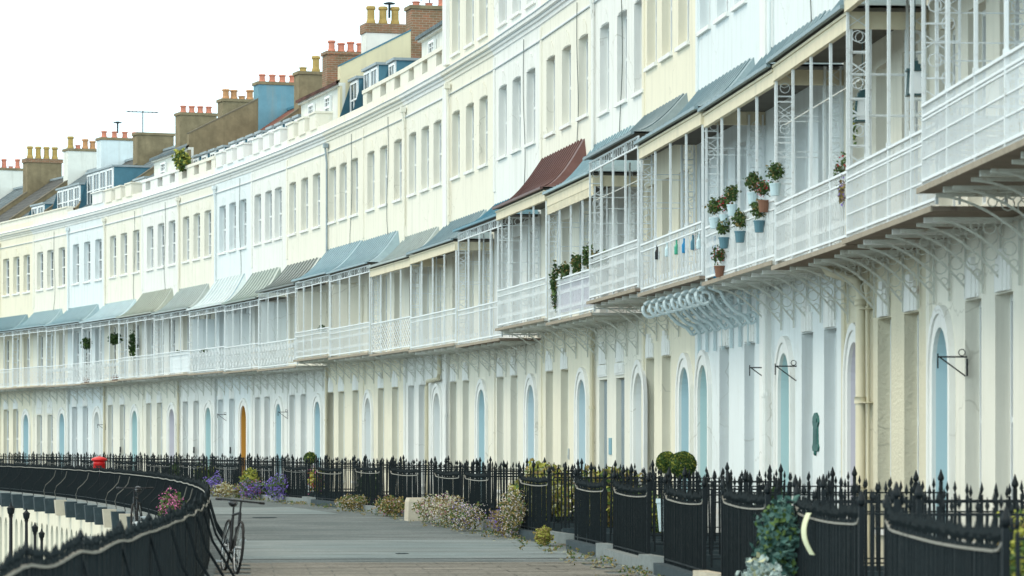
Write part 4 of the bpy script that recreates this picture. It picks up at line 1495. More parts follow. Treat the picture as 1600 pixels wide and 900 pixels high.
# ------------------------------------------------------------------ black railings
def spear(mb, p, t, o_, h, r=0.026):
    """leaf shaped finial standing on p"""
    p = Vector(p)
    m_ = p + Vector((0, 0, h * 0.4))
    top = p + Vector((0, 0, h))
    a = [m_ + t * r, m_ + o_ * r, m_ - t * r, m_ - o_ * r]
    mb.add([p, *a, top], [(0, 2, 1), (0, 3, 2), (0, 4, 3), (0, 1, 4), (5, 1, 2), (5, 2, 3), (5, 3, 4), (5, 4, 1)])

def outer_railing():
    ua, ub = -58.0, 108.0
    L0 = P(0, 8.85, 0)
    root = empty('terrace_railing', L0)
    tag(root, 'long black iron railing with top rail painted pale as a highlight along the outer edge of the terrace', 'railing')
    rd = random.Random(5)
    bars, rail = MB(), MB()
    NN = 8.82
    def sag(u):
        s = (u - ua) / 3.02
        fr = s - math.floor(s)
        a = 0.03 if u < -20 else 0.010
        return 0.92 - a * math.sin(math.pi * fr) + a * .4 * math.sin(s * 7)
    u = ua
    while u < ub:
        jit = rd.uniform(-.006, .006)
        b0 = P(u, NN + jit, 0.07)
        hh = sag(u)
        ex = rd.uniform(0.08, 0.13)
        lean = TANG(u) * rd.uniform(-.015, .015)
        bars.bar(b0, P(u, NN + jit * 2, hh + ex * .4) + lean, 0.026, 0.026)
        spear(bars, P(u, NN + jit * 2, hh + ex * .3) + lean, TANG(u), OUTW(u), ex * .8, 0.02)
        u += 0.115
    pts = []
    u = ua
    while u < ub:
        pts.append(P(u, NN, sag(u)))
        u += 0.4
    rail.path(pts, 0.05, 0.018)
    pts = [P(ua + i * 1.0, NN, 0.16) for i in range(int(ub - ua))]
    bars.path(pts, 0.03, 0.02)
    o = bars.build('bars', M['black_iron_old'], root, L0); o.location = (0, 0, 0)
    o = rail.build('top_rail', M['highlight_rail'], root, L0); o.location = (0, 0, 0)
    i = 0
    u = ua
    while u < ub:
        b0 = P(u, NN, 0)
        t, o_ = TANG(u), OUTW(u)
        pm = MB()
        pm.bar(b0 + Vector((0, 0, .05)), b0 + Vector((0, 0, .98)), 0.04, 0.04)
        spear(pm, b0 + Vector((0, 0, .98)), t, o_, 0.10, 0.03)
        ob = pm.build('post', M['black_iron'], root, b0); ob.location = b0 - L0
        st = MB()
        if u > -14:     # curled stays standing on the corbels outside
            pts = [b0 + o_ * (0.36 + 0.0) + Vector((0, 0, 0.05)), b0 + o_ * 0.40 + Vector((0, 0, 0.25)), b0 + o_ * 0.34 + Vector((0, 0, 0.42)),
                   b0 + o_ * 0.20 + Vector((0, 0, 0.54)), b0 + o_ * 0.08 + Vector((0, 0, 0.68)), b0 + o_ * 0.03 + Vector((0, 0, 0.86))]
            st.tube(pts, 0.012, 5)
            ob = st.build('stay', M['dim_highlight'] if rd.random() < .4 else M['black_iron'], root, b0)
        else:
            st.tube([b0 - o_ * 0.02 + Vector((0, 0, 0.85)), b0 - o_ * 0.12 + Vector((0, 0, 0.5)), b0 - o_ * 0.42 + Vector((0, 0, 0.005))], 0.017, 5)
            ob = st.build('stay', M['black_iron'], root, b0)
        ob.location = b0 - L0
        u += 3.02
        i += 1
outer_railing()

FRONT_N = 3.0
def front_panel(u0, u1, label, curve=1, top=1.02, side=None):
    """closely barred low panel parallel to the houses, drooping highlight-toned top rail between two posts"""
    c = P((u0 + u1) / 2, FRONT_N, 0)
    root = empty('iron_railing', c)
    tag(root, label, 'railing', 'low black railing panels along the path')
    rd = random.Random(int(u0 * 10) + 1000)
    bars, rail, kb = MB(), MB(), MB()
    def hh(u):
        s = (u - u0) / (u1 - u0)
        e = min(s, 1 - s)
        return top + 0.07 * max(0, (0.06 - e) / 0.06) ** 2 - 0.03 * math.sin(math.pi * s)
    u = u0 + .06
    while u < u1:
        ex = rd.uniform(0.10, 0.15)
        j = rd.uniform(-.006, .006)
        lean = TANG(u) * rd.uniform(-.02, .02)
        bw = 0.024 if u0 < -20 else 0.017
        bars.bar(P(u, FRONT_N + j, 0.14), P(u, FRONT_N + j, hh(u) + ex * .3) + lean, bw, bw)
        spear(bars, P(u, FRONT_N + j, hh(u) + ex * .3) + lean, TANG(u), OUTW(u), ex, 0.024)
        u += 0.11 if u0 < -20 else 0.128
    n = 26
    rail.path([P(u0 + (u1 - u0) * i / n, FRONT_N, hh(u0 + (u1 - u0) * i / n)) for i in range(n + 1)], 0.034 if u0 < -20 else 0.026, 0.016)
    bars.path([P(u0 + (u1 - u0) * i / 6, FRONT_N, 0.2) for i in range(7)], 0.03, 0.02)
    n = 6
    for i in range(n):
        a, b = u0 - .15 + (u1 - u0 + .3) * i / n, u0 - .15 + (u1 - u0 + .3) * (i + 1) / n
        A, B, C, D_ = P(a, FRONT_N - .14, .15), P(b, FRONT_N - .14, .15), P(b, FRONT_N + .14, .15), P(a, FRONT_N + .14, .15)
        dn = Vector((0, 0, .15))
        ff = [(0, 1, 2, 3), (2, 3, 7, 6), (0, 1, 5, 4)]
        if i == 0: ff.append((0, 3, 7, 4))
        if i == n - 1: ff.append((1, 2, 6, 5))
        kb.add([A, B, C, D_, A - dn, B - dn, C - dn, D_ - dn], ff)
    for mb_, nm, mt in ((bars, 'bars', M['black_iron_old']), (rail, 'top_rail', M['highlight_rail'] if u0 < 27 else M['dim_highlight']), (kb, 'plinth', M['kerb_stone'] if rd.random() < .6 else M['dark_stone'])):
        ob = mb_.build(nm, mt, root, c); ob.location = (0, 0, 0)
    for u in (u0, u1):
        b0 = P(u, FRONT_N, 0.14)
        pm = MB()
        pm.bar(b0, b0 + Vector((0, 0, 1.02)), 0.045, 0.045)
        pm.lathe(b0 + Vector((0, 0, 1.02)), [(0.015, 0), (0.034, .025), (0.036, .05), (0.02, .09), (0.004, .13)], 8)
        ob = pm.build('post', M['black_iron'], root, c); ob.location = (0, 0, 0)
    return root

def cross_railing(u, n0, n1, label, top=1.3):
    """see-through spear railing running from the path back to the house"""
    c = P(u, (n0 + n1) / 2, 0)
    root = empty('garden_railing', c)
    tag(root, label, 'railing', 'spear topped cross railings between front gardens')
    rd = random.Random(int(u * 10) + 5000)
    bars, kb = MB(), MB()
    t, o_ = TANG(u), OUTW(u)
    n = n0
    i = 0
    while n < n1:
        hgt = top - 0.10 + (0.0 if i % 2 else -0.05) + rd.uniform(-.02, .03)
        l_ = o_ * rd.uniform(-.02, .02)
        q0 = P(u, n, 0.24)
        q1 = P(u, n, hgt - .05) + l_
        bars.bar(q0, q1, 0.025, 0.025)
        spear(bars, q1, t, o_, 0.13, 0.020)
        n += 0.128
        i += 1
    for z in (top - 0.20, top - 0.31, 0.34):
        bars.bar(P(u, n0, z), P(u, n1, z), 0.035, 0.016)
    b = [P(u, n0, 0) - t * .12, P(u, n1 - .15, 0) - t * .12, P(u, n1 - .15, 0) + t * .12, P(u, n0, 0) + t * .12]
    kb.add([*b, *[x + Vector((0, 0, .25)) for x in b]], [(3, 2, 1, 0), (4, 5, 6, 7), (0, 1, 5, 4), (1, 2, 6, 5), (2, 3, 7, 6), (3, 0, 4, 7)])
    ob = bars.build('bars', M['black_iron'], root, c); ob.location = (0, 0, 0)
    ob = kb.build('plinth', M['dark_stone'], root, c); ob.location = (0, 0, 0)
    for n in (n0 + .06, n1 - .2):
        pm = MB()
        b0 = P(u, n, 0.0)
        pm.bar(b0, b0 + Vector((0, 0, top - .08)), 0.04, 0.04)
        pm.lathe(b0 + Vector((0, 0, top - .08)), [(0.015, 0), (0.035, .03), (0.035, .05), (0.02, .09), (0.004, .14)], 8)
        ob = pm.build('post', M['black_iron'], root, c); ob.location = (0, 0, 0)
    return root

PANELS = [(-49.4, -43.8), (-42.3, -37.9), (-35.6, -31.7), (-29.9, -25.9), (-24.0, -20.0), (-18.8, -15.1), (-11.5, -7.4), (-2.9, 0.9), (1.6, 5.6),
          (8.15, 12.9), (14.6, 18.9), (21.1, 25.6), (27.4, 31.4), (33.4, 37.6), (39.6, 44.0), (46.0, 50.4), (52.2, 56.8), (58.6, 63.0), (65.0, 69.3),
          (71.3, 75.8), (77.8, 82.2), (84.2, 88.6), (90.6, 95.0), (96.8, 101.2)]
PLAB = ['widest front railing panel at the bottom right corner', 'front railing panel with a pale ribbon tied to its top rail', 'front railing panel left of the blue green shrub, third from the right edge',
        'front railing panel fourth from the right, above the whitish curved kerbs', 'front railing panel under the clipped ball trees, fifth from the right',
        'front railing panel sixth from the right, by the stepped grey kerb', 'seventh front railing panel from the right, above the orange moss clump',
        'front railing panel beside the tallest daisy clump', 'front railing panel behind the pale stone block', 'front railing panel behind the orange tinted flower clump',
        'front railing panel at mid path, right of the lollipop bay tree', 'front railing panel next to the lollipop bay tree', 'front railing panel behind the second purple flower clump',
        'front railing panel beside the yellow shrub', 'first front railing panel left of the yellow shrub', 'front railing panel below the ochre door',
        'second front railing panel right of the red pillar box', 'front railing panel directly behind the red pillar box', 'first front railing panel left of the red pillar box',
        'second front railing panel left of the red pillar box', 'third front railing panel left of the red pillar box', 'fourth front railing panel left of the red pillar box',
        'fifth front railing panel left of the pillar box, at the picture edge', 'last front railing panel beyond the left picture edge']
for i, ((a, b), lb) in enumerate(zip(PANELS, PLAB)):
    front_panel(a, b, lb, top=1.02 if a < -30 else (0.97 if a < 20 else 0.9))
ORD = ['first', 'second', 'third', 'fourth', 'fifth', 'sixth', 'seventh', 'eighth', 'ninth', 'tenth', 'eleventh', 'twelfth', 'thirteenth', 'fourteenth', 'fifteenth',
       'sixteenth', 'seventeenth', 'eighteenth', 'nineteenth', 'twentieth', 'twenty-first', 'twenty-second', 'twenty-third', 'twenty-fourth', 'twenty-fifth', 'twenty-sixth']
for i, (a, b) in enumerate(PANELS):
    cross_railing(b + 0.12, 0.5, 2.94, 'see-through spear railing at the far end of the %s front panel, counting from the right' % ORD[i], 1.32)
    if i > 0 or True:
        cross_railing(a - 0.12, 0.5, 2.94, 'see-through spear railing at the near end of the %s front panel, counting from the right' % ORD[i], 1.30)

# kerb pieces in the gaps: curled ends and entrance slabs
KLAB = {}
for i, (a, b) in enumerate(PANELS[:14]):
    g0, g1 = b + .3, (PANELS[i - 1][0] - .3 if i else b + 1.5)
    mb = MB()
    # quarter-round stone return, sweeping from the path edge back to the railing
    for e, sgn in ((a - 0.15, -1),):
        N = 7
        prev = None
        for q in range(N + 1):
            an = math.pi / 2 * q / N
            uo = e + sgn * 0.55 * math.sin(an)
            no = FRONT_N + 0.15 - 0.6 * (1 - math.cos(an))
            ui = e + sgn * 0.37 * math.sin(an)
            ni = FRONT_N - 0.02 - 0.43 * (1 - math.cos(an))
            hz = 0.15 + .06 * math.cos(an)
            cur = (P(uo, no, 0), P(ui, ni, 0), hz)
            if prev:
                A, B, C, D_ = prev[0], cur[0], cur[1], prev[1]
                z1, z2 = Vector((0, 0, prev[2])), Vector((0, 0, cur[2]))
                mb.add([A, B, C, D_, A + z1, B + z2, C + z2, D_ + z1], [(4, 5, 6, 7), (0, 1, 5, 4), (2, 3, 7, 6), (1, 2, 6, 5), (3, 0, 4, 7)])
            prev = cur
    o = mb.build('kerb_stone', M['pale_stone'] if i in (3, 8) else M['kerb_stone'], None, P(a, FRONT_N, 0))
    tag(o, 'curved entrance kerb at the near end of the %s front railing panel from the right' % ORD[i], 'kerb', 'curved kerbs at the garden entrances')

mb = MB()
c = P(5.6, 3.35, 0)
t, o_ = TANG(5.6), OUTW(5.6)
vv = []
for z, s in ((0, 1.0), (0.42, 0.95), (0.5, 0.85)):
    for a, b in ((-.35, -.28), (.35, -.28), (.35, .28), (-.35, .28)):
        vv.append(c + t * a * s + o_ * b * s + Vector((0, 0, z)))
mb.add(vv, [(0, 1, 5, 4), (1, 2, 6, 5), (2, 3, 7, 6), (3, 0, 4, 7), (4, 5, 9, 8), (5, 6, 10, 9), (6, 7, 11, 10), (7, 4, 8, 11), (8, 9, 10, 11)])
tag(mb.build('stone_block', M['pale_stone'], None, c), 'pale square stone block on the path edge beside daisies', 'stone block')

# ------------------------------------------------------------------ plants
def plant(name, c, rad, n, size, mats, weights, label, cat, stem=None, group=None, hollow=0.55, lump=0.42, pot=None, parent_kind=None, seed=1):
    """leaf clump: root mesh = foliage; optional trunk and planter children"""
    rd = random.Random(seed)
    random.seed(seed)
    c = Vector(c)
    base = Vector((c.x, c.y, c.z - rad[2] - (stem or 0)))
    root = empty(name, base)
    tag(root, label, cat, group)
    mb = MB()
    for i in range(n):
        for _ in range(20):
            v = Vector((rd.gauss(0, 1), rd.gauss(0, 1), rd.gauss(0, 1))).normalized()
            f = 0.98 - lump * .5 + lump * noise.noise(v * 2.2 + Vector((seed, seed * 2, 0)))
            r = (hollow + (1 - hollow) * rd.random() ** 0.6) * f
            p = Vector((v.x * rad[0], v.y * rad[1], v.z * rad[2])) * r
            if c.z + p.z > base.z - 0.02:
                break
        x = rd.random()
        mi = 0
        acc = 0
        for q, w_ in enumerate(weights):
            acc += w_
            if x < acc:
                mi = q
                break
        sz = size * rd.uniform(0.7, 1.35)
        if mats[mi].startswith('fl_'): sz *= 0.62
        mb.leaf(c + p - base, sz, mi, 1.5 if not mats[mi].startswith('fl_') else 1.0)
    mb.build('foliage', [M[m_] for m_ in mats], root)
    if stem:
        tb = MB()
        tb.tube([(0, 0, 0), (0.02, 0, stem * .5), (0, 0.01, stem + rad[2] * .8)], [0.022, 0.018, 0.012], 6)
        tb.build('stem', M['bark'], root)
    if pot:
        pb = MB()
        hgt, r, pm = pot
        pb.lathe((0, 0, -hgt), [(r * .7, 0), (r * .92, hgt * .85), (r, hgt * .87), (r, hgt), (r * .85, hgt), (r * .8, hgt * .9)], 12)
        pb.build('planter', M[pm], root)
    return root

# along the path edge
PL = [
 ('daisy_clump', 38.6, 3.5, (.7, .9, .30), 420, .085, ['leaf_olive', 'leaf_pale', 'fl_white'], [.4, .3, .3], 'faded daisy clump at the far end of the path beside purple flowers'),
 ('flower_clump', 42.4, 3.3, (.5, .7, .45), 420, .11, ['leaf_mid', 'fl_purple'], [.25, .75], 'farthest purple blue flower clump against the railings'),
 ('yellow_shrub', 36.2, 3.2, (.45, .6, .62), 420, .09, ['leaf_yellow', 'leaf_mid'], [.8, .2], 'bright yellow shrub spilling through the railings at the far end of the path'),
 ('flower_clump', 34.8, 3.45, (.5, .7, .40), 420, .11, ['leaf_mid', 'fl_purple', 'fl_pink'], [.25, .6, .15], 'purple flower clump in front of the yellow shrub'),
 ('flower_clump', 30.6, 3.35, (.45, .7, .52), 420, .11, ['leaf_mid', 'fl_purple'], [.25, .75], 'tall purple flower clump with green leaves at its foot'),
 ('daisy_clump', 16.9, 3.35, (.6, 1.1, .26), 500, .075, ['leaf_olive', 'leaf_mid', 'fl_white'], [.4, .25, .35], 'low daisy clump along the kerb right of the lollipop tree'),
 ('daisy_clump', 10.2, 3.35, (.55, 1.2, .30), 560, .075, ['leaf_olive', 'leaf_mid', 'fl_white', 'fl_pink'], [.5, .2, .2, .1], 'orange brown flower clump left of the pale stone block'),
 ('daisy_clump', 2.7, 3.5, (.42, .9, .40), 700, .065, ['leaf_olive', 'leaf_mid', 'fl_white', 'fl_pink'], [.2, .2, .54, .06], 'daisy clump immediately right of the pale stone block'),
 ('daisy_clump', 0.0, 3.5, (.52, 1.0, .42), 900, .065, ['leaf_olive', 'leaf_pale', 'fl_white', 'fl_pink'], [.2, .2, .54, .06], 'largest pale daisy clump bulging on to the path'),
 ('daisy_clump', -3.4, 3.55, (.55, 1.0, .36), 850, .065, ['leaf_olive', 'leaf_mid', 'fl_white', 'fl_purple'], [.18, .18, .50, .14], 'daisy clump mixed with purple flowers nearest the road middle'),
 ('flower_clump', -7.3, 3.35, (.3, .7, .35), 420, .06, ['leaf_olive', 'fl_purple'], [.5, .5], 'orange stemmed clump with purple flowers by the tall daisies'),
 ('daisy_clump', -8.3, 3.25, (.33, .8, .55), 800, .06, ['leaf_olive', 'leaf_mid', 'fl_white'], [.3, .2, .50], 'tallest daisy clump climbing the railing'),
 ('moss_clump', -13.2, 3.3, (.2, .6, .20), 420, .05, ['leaf_olive', 'leaf_yellow'], [.45, .55], 'orange yellow moss clump at the foot of a railing panel'),
]
for i, (nm, u, n, rad, cnt, sz, mats, wts, lb) in enumerate(PL):
    p = P(u, n, rad[2] * 0.8)
    plant(nm, p, rad, int(cnt * 3), sz * .56, mats, wts, lb, 'plant', seed=20 + i, hollow=.2, lump=.5)

GP = [
 ('variegated_hedge', -2.6, 1.9, .72, (.75, 3.6, .72), 4500, .07, ['leaf_olive', 'leaf_yellow', 'leaf_pale', 'leaf_mid'], [.22, .44, .24, .10], 'wide yellow and olive variegated hedge behind the railings', 'hedge'),
 ('variegated_hedge', -10.2, 1.7, .72, (.7, 2.2, .72), 3000, .07, ['leaf_olive', 'leaf_yellow', 'leaf_mid'], [.4, .35, .25], 'orange tinted variegated hedge left of the ball trees', 'hedge'),
 ('green_shrub', -13.5, 1.7, .5, (.5, 1.0, .5), 900, .08, ['leaf_mid', 'leaf_yellow', 'leaf_dark'], [.5, .3, .2], 'fresh green shrub below the clipped ball trees', 'shrub'),
 ('green_shrub', -22.0, 1.0, .6, (.35, .8, .6), 700, .07, ['leaf_mid', 'leaf_dark'], [.5, .5], 'dark green shrub right of the clipped ball trees', 'shrub'),
 ('blue_shrub', -37.9, 3.15, .78, (.30, .55, .50), 1100, .05, ['leaf_blue', 'leaf_mid'], [.8, .2], 'blue green shrub spreading over the railing near the right edge', 'shrub'),
 ('silver_shrub', -38.7, 3.42, .38, (.24, .5, .34), 800, .045, ['leaf_silver', 'leaf_pale'], [.8, .2], 'silvery grey foliage at the foot of the blue green shrub', 'shrub'),
 ('green_shrub', -44.8, 2.0, .68, (.35, 1.3, .52), 1200, .05, ['leaf_yellow', 'leaf_mid'], [.5, .5], 'yellow green shrub at the lower right picture corner', 'shrub'),
 ('green_shrub', -41.6, 1.6, .70, (.35, 1.0, .5), 900, .045, ['leaf_yellow', 'leaf_mid', 'leaf_olive'], [.55, .3, .15], 'yellow green shrub behind the widest railing panel', 'shrub'),
 ('flowering_shrub', 30.5, 2.2, .62, (.35, .9, .5), 700, .07, ['fl_red', 'fl_pink', 'leaf_yellow', 'leaf_mid'], [.35, .3, .2, .15], 'red and pink flowering shrub behind the railings below the lollipop tree', 'shrub'),
 ('green_shrub', 24.0, 1.8, .5, (.4, 1.0, .55), 420, .09, ['leaf_mid', 'leaf_dark'], [.5, .5], 'dark leafy shrub in the front garden right of the lollipop tree', 'shrub'),
 ('green_shrub', 53.0, 1.6, .55, (.6, 1.2, .6), 420, .1, ['leaf_mid', 'leaf_dark', 'leaf_yellow'], [.5, .3, .2], 'green shrub behind the railings right of the pillar box', 'shrub'),
 ('green_shrub', 59.5, 1.4, .55, (.6, 1.2, .6), 420, .1, ['leaf_mid', 'leaf_dark'], [.5, .5], 'dark green shrub just behind the pillar box railings', 'shrub'),
]
for i, (nm, u, n, z, rad, cnt, sz, mats, wts, lb, cat) in enumerate(GP):
    plant(nm, P(u, n, z), rad, cnt, sz, mats, wts, lb, cat, seed=60 + i, hollow=.25)

def ball_tree(u, n, z, r, stem, lb, pot, seed, cnt=1500, sz=.035):
    return plant('clipped_tree', P(u, n, z), (r, r, r), cnt, sz, ['leaf_mid', 'leaf_dark', 'leaf_yellow'], [.5, .3, .2], lb, 'tree', stem=stem, pot=pot, seed=seed, hollow=.86, lump=.05,
                 group='clipped ball trees')
ball_tree(-17.2, 1.85, 1.38, .17, .38, 'clipped ball tree partly hidden behind its twin', (.5, .17, 'planter_pale'), 91, 3500, .026)
ball_tree(-19.6, 1.95, 1.36, .20, .34, 'front one of the two clipped ball trees, in a pale planter', (.55, .18, 'planter_pale'), 92, 4000, .026)
ball_tree(36.6, 1.3, 1.24, .19, .45, 'small lollipop bay tree above the railings at mid terrace', (.5, .16, 'planter_pale'), 93, 700, .05)

# litter, petals and small weeds gathered along the kerb
mb = MB()
random.seed(77)
for i in range(900):
    u = random.uniform(-34, 40)
    n = 3.2 + abs(random.gauss(0, .35))
    p = P(u, n, .016)
    sz = random.uniform(.02, .05)
    a = random.uniform(0, 6.28)
    e, g = Vector((math.cos(a), math.sin(a), .1)) * sz, Vector((-math.sin(a), math.cos(a), .05)) * sz * .6
    mb.add([p - e, p + g, p + e, p - g], [(0, 1, 2, 3)], random.choice([0, 1, 2]))
    if random.random() < .35:
        for q in range(6):
            mb.leaf(p + Vector((random.uniform(-.05, .05), random.uniform(-.05, .05), random.uniform(.01, .07))), .03, random.choice([0, 2]))
tag(mb.build('kerb_litter', [M['leaf_olive'], M['leaf_pale'], M['leaf_mid']]), 'fallen leaves, petals and small weeds along the kerb', 'litter', kind='stuff')
for (u, n, rr, lb) in ((-17.3, 5.9, .10, 'small round iron cover in the smooth asphalt band'), (9.0, 6.4, .28, 'round iron drain cover farther along the terrace path')):
    mb = MB()
    mb.lathe((0, 0, 0), [(rr, 0), (rr, .006), (rr * .92, .008), (rr * .9, .004)], 18)
    tag(mb.build('drain_cover', M['dark_stone'], None, P(u, n, .009), rel=True), lb, 'drain cover')

# pink valerian on a stone landing outside the railing
mb = MB()
t0 = (-12.5, -5.5)
for i in range(4):
    a = t0[0] + 7 * i / 4
    b = t0[0] + 7 * (i + 1) / 4
    A, B, C, D_ = P(a, 9.06, -.02), P(b, 9.06, -.02), P(b, 10.9, -.02), P(a, 10.9, -.02)
    dn = Vector((0, 0, 4.2))
    mb.add([A, B, C, D_, A - dn, B - dn, C - dn, D_ - dn], [(0, 1, 2, 3), (2, 3, 7, 6), (0, 1, 5, 4), (1, 2, 6, 5), (3, 0, 4, 7)])
tag(mb.build('stone_landing', M['kerb_stone']), kind='structure')
plant('pink_valerian', P(-7.0, 9.25, .55), (.3, .5, .38), 650, .055, ['fl_pink', 'leaf_mid'], [.7, .3], 'larger pink valerian clump at the bend of the terrace railing', 'plant', seed=101, hollow=.3)
plant('pink_valerian', P(4.0, 8.7, .72), (.16, .4, .3), 300, .055, ['fl_pink', 'leaf_mid'], [.75, .25], 'smaller pink valerian clump right of the larger one', 'plant', seed=102, hollow=.3)
plant('lavender_clump', P(-9.5, 9.3, .25), (.2, .5, .25), 300, .05, ['fl_purple', 'leaf_blue'], [.4, .6], 'small lavender clump beside the parked bicycle outside the railing', 'plant', seed=103, hollow=.3)

# plants on balconies
def balc(u, n, z): return P(u, n, z)
plant('balcony_tree', balc(78.3, .75, 5.93), (.30, .30, .30), 420, .07, ['leaf_dark', 'leaf_mid'], [.6, .4], 'round headed bay tree on a balcony above the pillar box', 'tree', stem=1.1, pot=(.25, .17, 'terracotta'), seed=111, hollow=.6)
plant('balcony_tree', balc(73.4, .7, 5.98), (.36, .36, .30), 380, .08, ['leaf_dark', 'leaf_mid'], [.5, .5], 'looser bay tree right of the round headed one on the balcony', 'tree', stem=1.15, pot=(.25, .17, 'terracotta'), seed=112, hollow=.4)
plant('climbing_plant', balc(71.9, .3, 5.7), (.22, .3, .75), 300, .08, ['leaf_dark', 'leaf_mid'], [.6, .4], 'climbing plant up the wall between two far balconies', 'plant', seed=113, hollow=.2)
plant('roof_shrub', P(64.2, .1, 12.6), (.42, .8, .5), 520, .11, ['leaf_mid', 'leaf_yellow'], [.5, .5], 'self sown green shrub growing on the parapet', 'shrub', seed=114, hollow=.2)
plant('climbing_plant', balc(1.9, .95, 4.95), (.16, .3, .62), 420, .055, ['leaf_dark', 'leaf_mid', 'leaf_olive'], [.5, .35, .15], 'green climber hanging down the iron post at the end of a balcony', 'plant', seed=115, hollow=.2)
for i, (u, z, rz) in enumerate([(0.9, 5.2, .22), (-0.6, 5.28, .26), (-2.0, 5.35, .34), (-3.2, 5.2, .24)]):
    plant('balcony_plant', balc(u, .9, z), (.2, .5, rz), 300, .055, ['leaf_dark', 'leaf_mid', 'leaf_olive'], [.4, .4, .2],
          ['leafy plant next to the hanging climber on the balcony rail', 'second leafy plant right of the hanging climber on the rail', 'tallest leafy plant above the lilac hung rail', 'leafy plant at the right end of the lilac hung rail'][i],
          'plant', seed=120 + i, hollow=.2)
for i, (u, z) in enumerate([(61.8, 5.1), (57.5, 5.05), (37.8, 5.25)]):
    plant('balcony_plant', balc(u, .7, z), (.2, .4, .14), 110, .06, ['leaf_dark', 'leaf_mid'], [.6, .4],
          ['small plant on the far balcony beside the solid panel', 'small plant right of the solid balcony panel', 'small plant at the left end of the large blue canopy balcony'][i], 'plant', seed=130 + i, hollow=.2)

# potted flowers hung on the balcony rails
POTS = [(-16.67, 5.22, 'planter_pale', None, 'pale pot with green leaves hung highest left on the flower balcony'),
        (-17.67, 5.20, 'planter_pale', 'fl_red', 'pale pot of red geraniums left of the iron post on the flower balcony'),
        (-18.41, 5.30, 'planter_pale', None, 'pale pot with trailing green beside the red geraniums'),
        (-20.31, 5.34, 'planter_pale', None, 'pale pot between the iron posts of the flower balcony'),
        (-21.29, 5.16, 'terracotta', 'fl_red', 'terracotta pot with red flowers near the balcony end'),
        (-22.3, 5.32, 'planter_pale', None, 'pale pot topmost at the right end of the flower balcony'),
        (-17.61, 4.86, 'planter_blue', None, 'left of the three dark blue pots hung on the rail'),
        (-19.13, 4.86, 'planter_blue', None, 'middle one of the three dark blue pots hung on the rail'),
        (-20.89, 4.90, 'planter_blue', None, 'right one of the three dark blue pots hung on the rail'),
        (-17.18, 4.45, 'terracotta', 'fl_red', 'red geranium low on the rail beside the blue board')]
for i, (u, z, pm, fl, lb) in enumerate(POTS):
    mats = ['leaf_mid', 'leaf_dark'] + ([fl] if fl else ['leaf_olive'])
    plant('flower_pot', P(u, 1.04, z + .1), (.15, .34, .17), 330, .034, mats, [.4, .25, .35] if fl else [.55, .35, .1], lb, 'flower pot', pot=(.17, .085, pm), seed=140 + i, hollow=.1,
          group='flower pots hung on the balcony rail')
plant('balcony_plant', P(-26.0, .75, 5.1), (.15, .5, .28), 260, .04, ['leaf_mid', 'fl_red', 'leaf_dark'], [.4, .25, .35], 'red flowering plant in the balcony left of the lanterns', 'plant', seed=155, hollow=.1)
plant('balcony_plant', P(-27.4, 1.0, 4.75), (.05, .25, .25), 200, .035, ['fl_purple', 'leaf_olive'], [.5, .5], 'purple trailing flowers tied to the balustrade', 'plant', seed=156, hollow=.1)
plant('balcony_plant', P(-24.2, .3, 5.9), (.06, .3, .4), 140, .04, ['leaf_mid', 'leaf_yellow'], [.6, .4], 'thin climbing vine on the verandah wall', 'plant', seed=157, hollow=.1)
plant('balcony_plant', P(-10.3, .3, 5.2), (.08, .15, .35), 120, .04, ['leaf_mid', 'fl_red'], [.6, .4], 'tall thin flowering plant inside the yellow house verandah', 'plant', seed=158, hollow=.1)

# bottles and board on the rail
for i, (u, z, mt, lb) in enumerate([(-10.6, 4.93, 'black', 'black bottle hanging on the balcony rail'), (-11.7, 4.92, 'planter_pale', 'pale bottle right of the black bottle on the rail'),
        (-12.7, 4.9, 'green_glass', 'green bottle hanging on the balcony rail'), (-13.5, 4.88, 'cloth_blue', 'bright blue bottle hanging on the balcony rail'),
        (-14.4, 4.88, 'lead_blue', 'dark blue bottle near the post on the rail'), (-15.0, 4.86, 'planter_pale', 'pale bottle last on the right of the rail')]):
    mb = MB()
    mb.lathe((0, 0, 0), [(0.035, 0), (0.04, .02), (0.04, .13), (0.016, .18), (0.016, .23), (0.02, .24)], 10)
    o = mb.build('bottle', M[mt], None, P(u, 1.02, z - .1), rel=True)
    tag(o, lb, 'bottle', 'bottles hung on the balcony rail')
mb = MB()
mb.add([Vector((-.02, -.09, 0)), Vector((.02, -.09, 0)), Vector((.02, .1, 0)), Vector((-.02, .1, 0)), Vector((-.02, -.10, .6)), Vector((.02, -.10, .6)), Vector((.02, .03, .66)), Vector((-.02, .03, .66))],
       [(3, 2, 1, 0), (4, 5, 6, 7), (0, 1, 5, 4), (1, 2, 6, 5), (2, 3, 7, 6), (3, 0, 4, 7)])
o = mb.build('blue_board', M['cloth_blue'], None, P(-15.85, .9, 4.26), rel=True)
tag(o, 'bright blue board standing at the balcony corner beside the geraniums', 'board')

# lilac cloth on rail of the balcony
mb = MB()
N = 60
for i in range(N):
    ua, ub_ = 1.6 - 4.3 * i / N, 1.6 - 4.3 * (i + 1) / N
    na, nb_ = .90 + .025 * math.sin(i * 1.3), .90 + .025 * math.sin((i + 1) * 1.3)
    mb.quad(P(ua, na, 4.38), P(ub_, nb_, 4.38), P(ub_, nb_, 5.02), P(ua, na, 5.02))
    mb.quad(P(ua, na - .01, 5.02), P(ub_, nb_ - .01, 5.02), P(ub_, nb_ - .01, 4.38), P(ua, na - .01, 4.38))
tag(mb.build('cloth_screen', M['cloth_lilac'], None, P(0, .9, 4.38)), 'pleated lilac cloth hung inside the balustrade left of the verandah step', 'cloth screen')

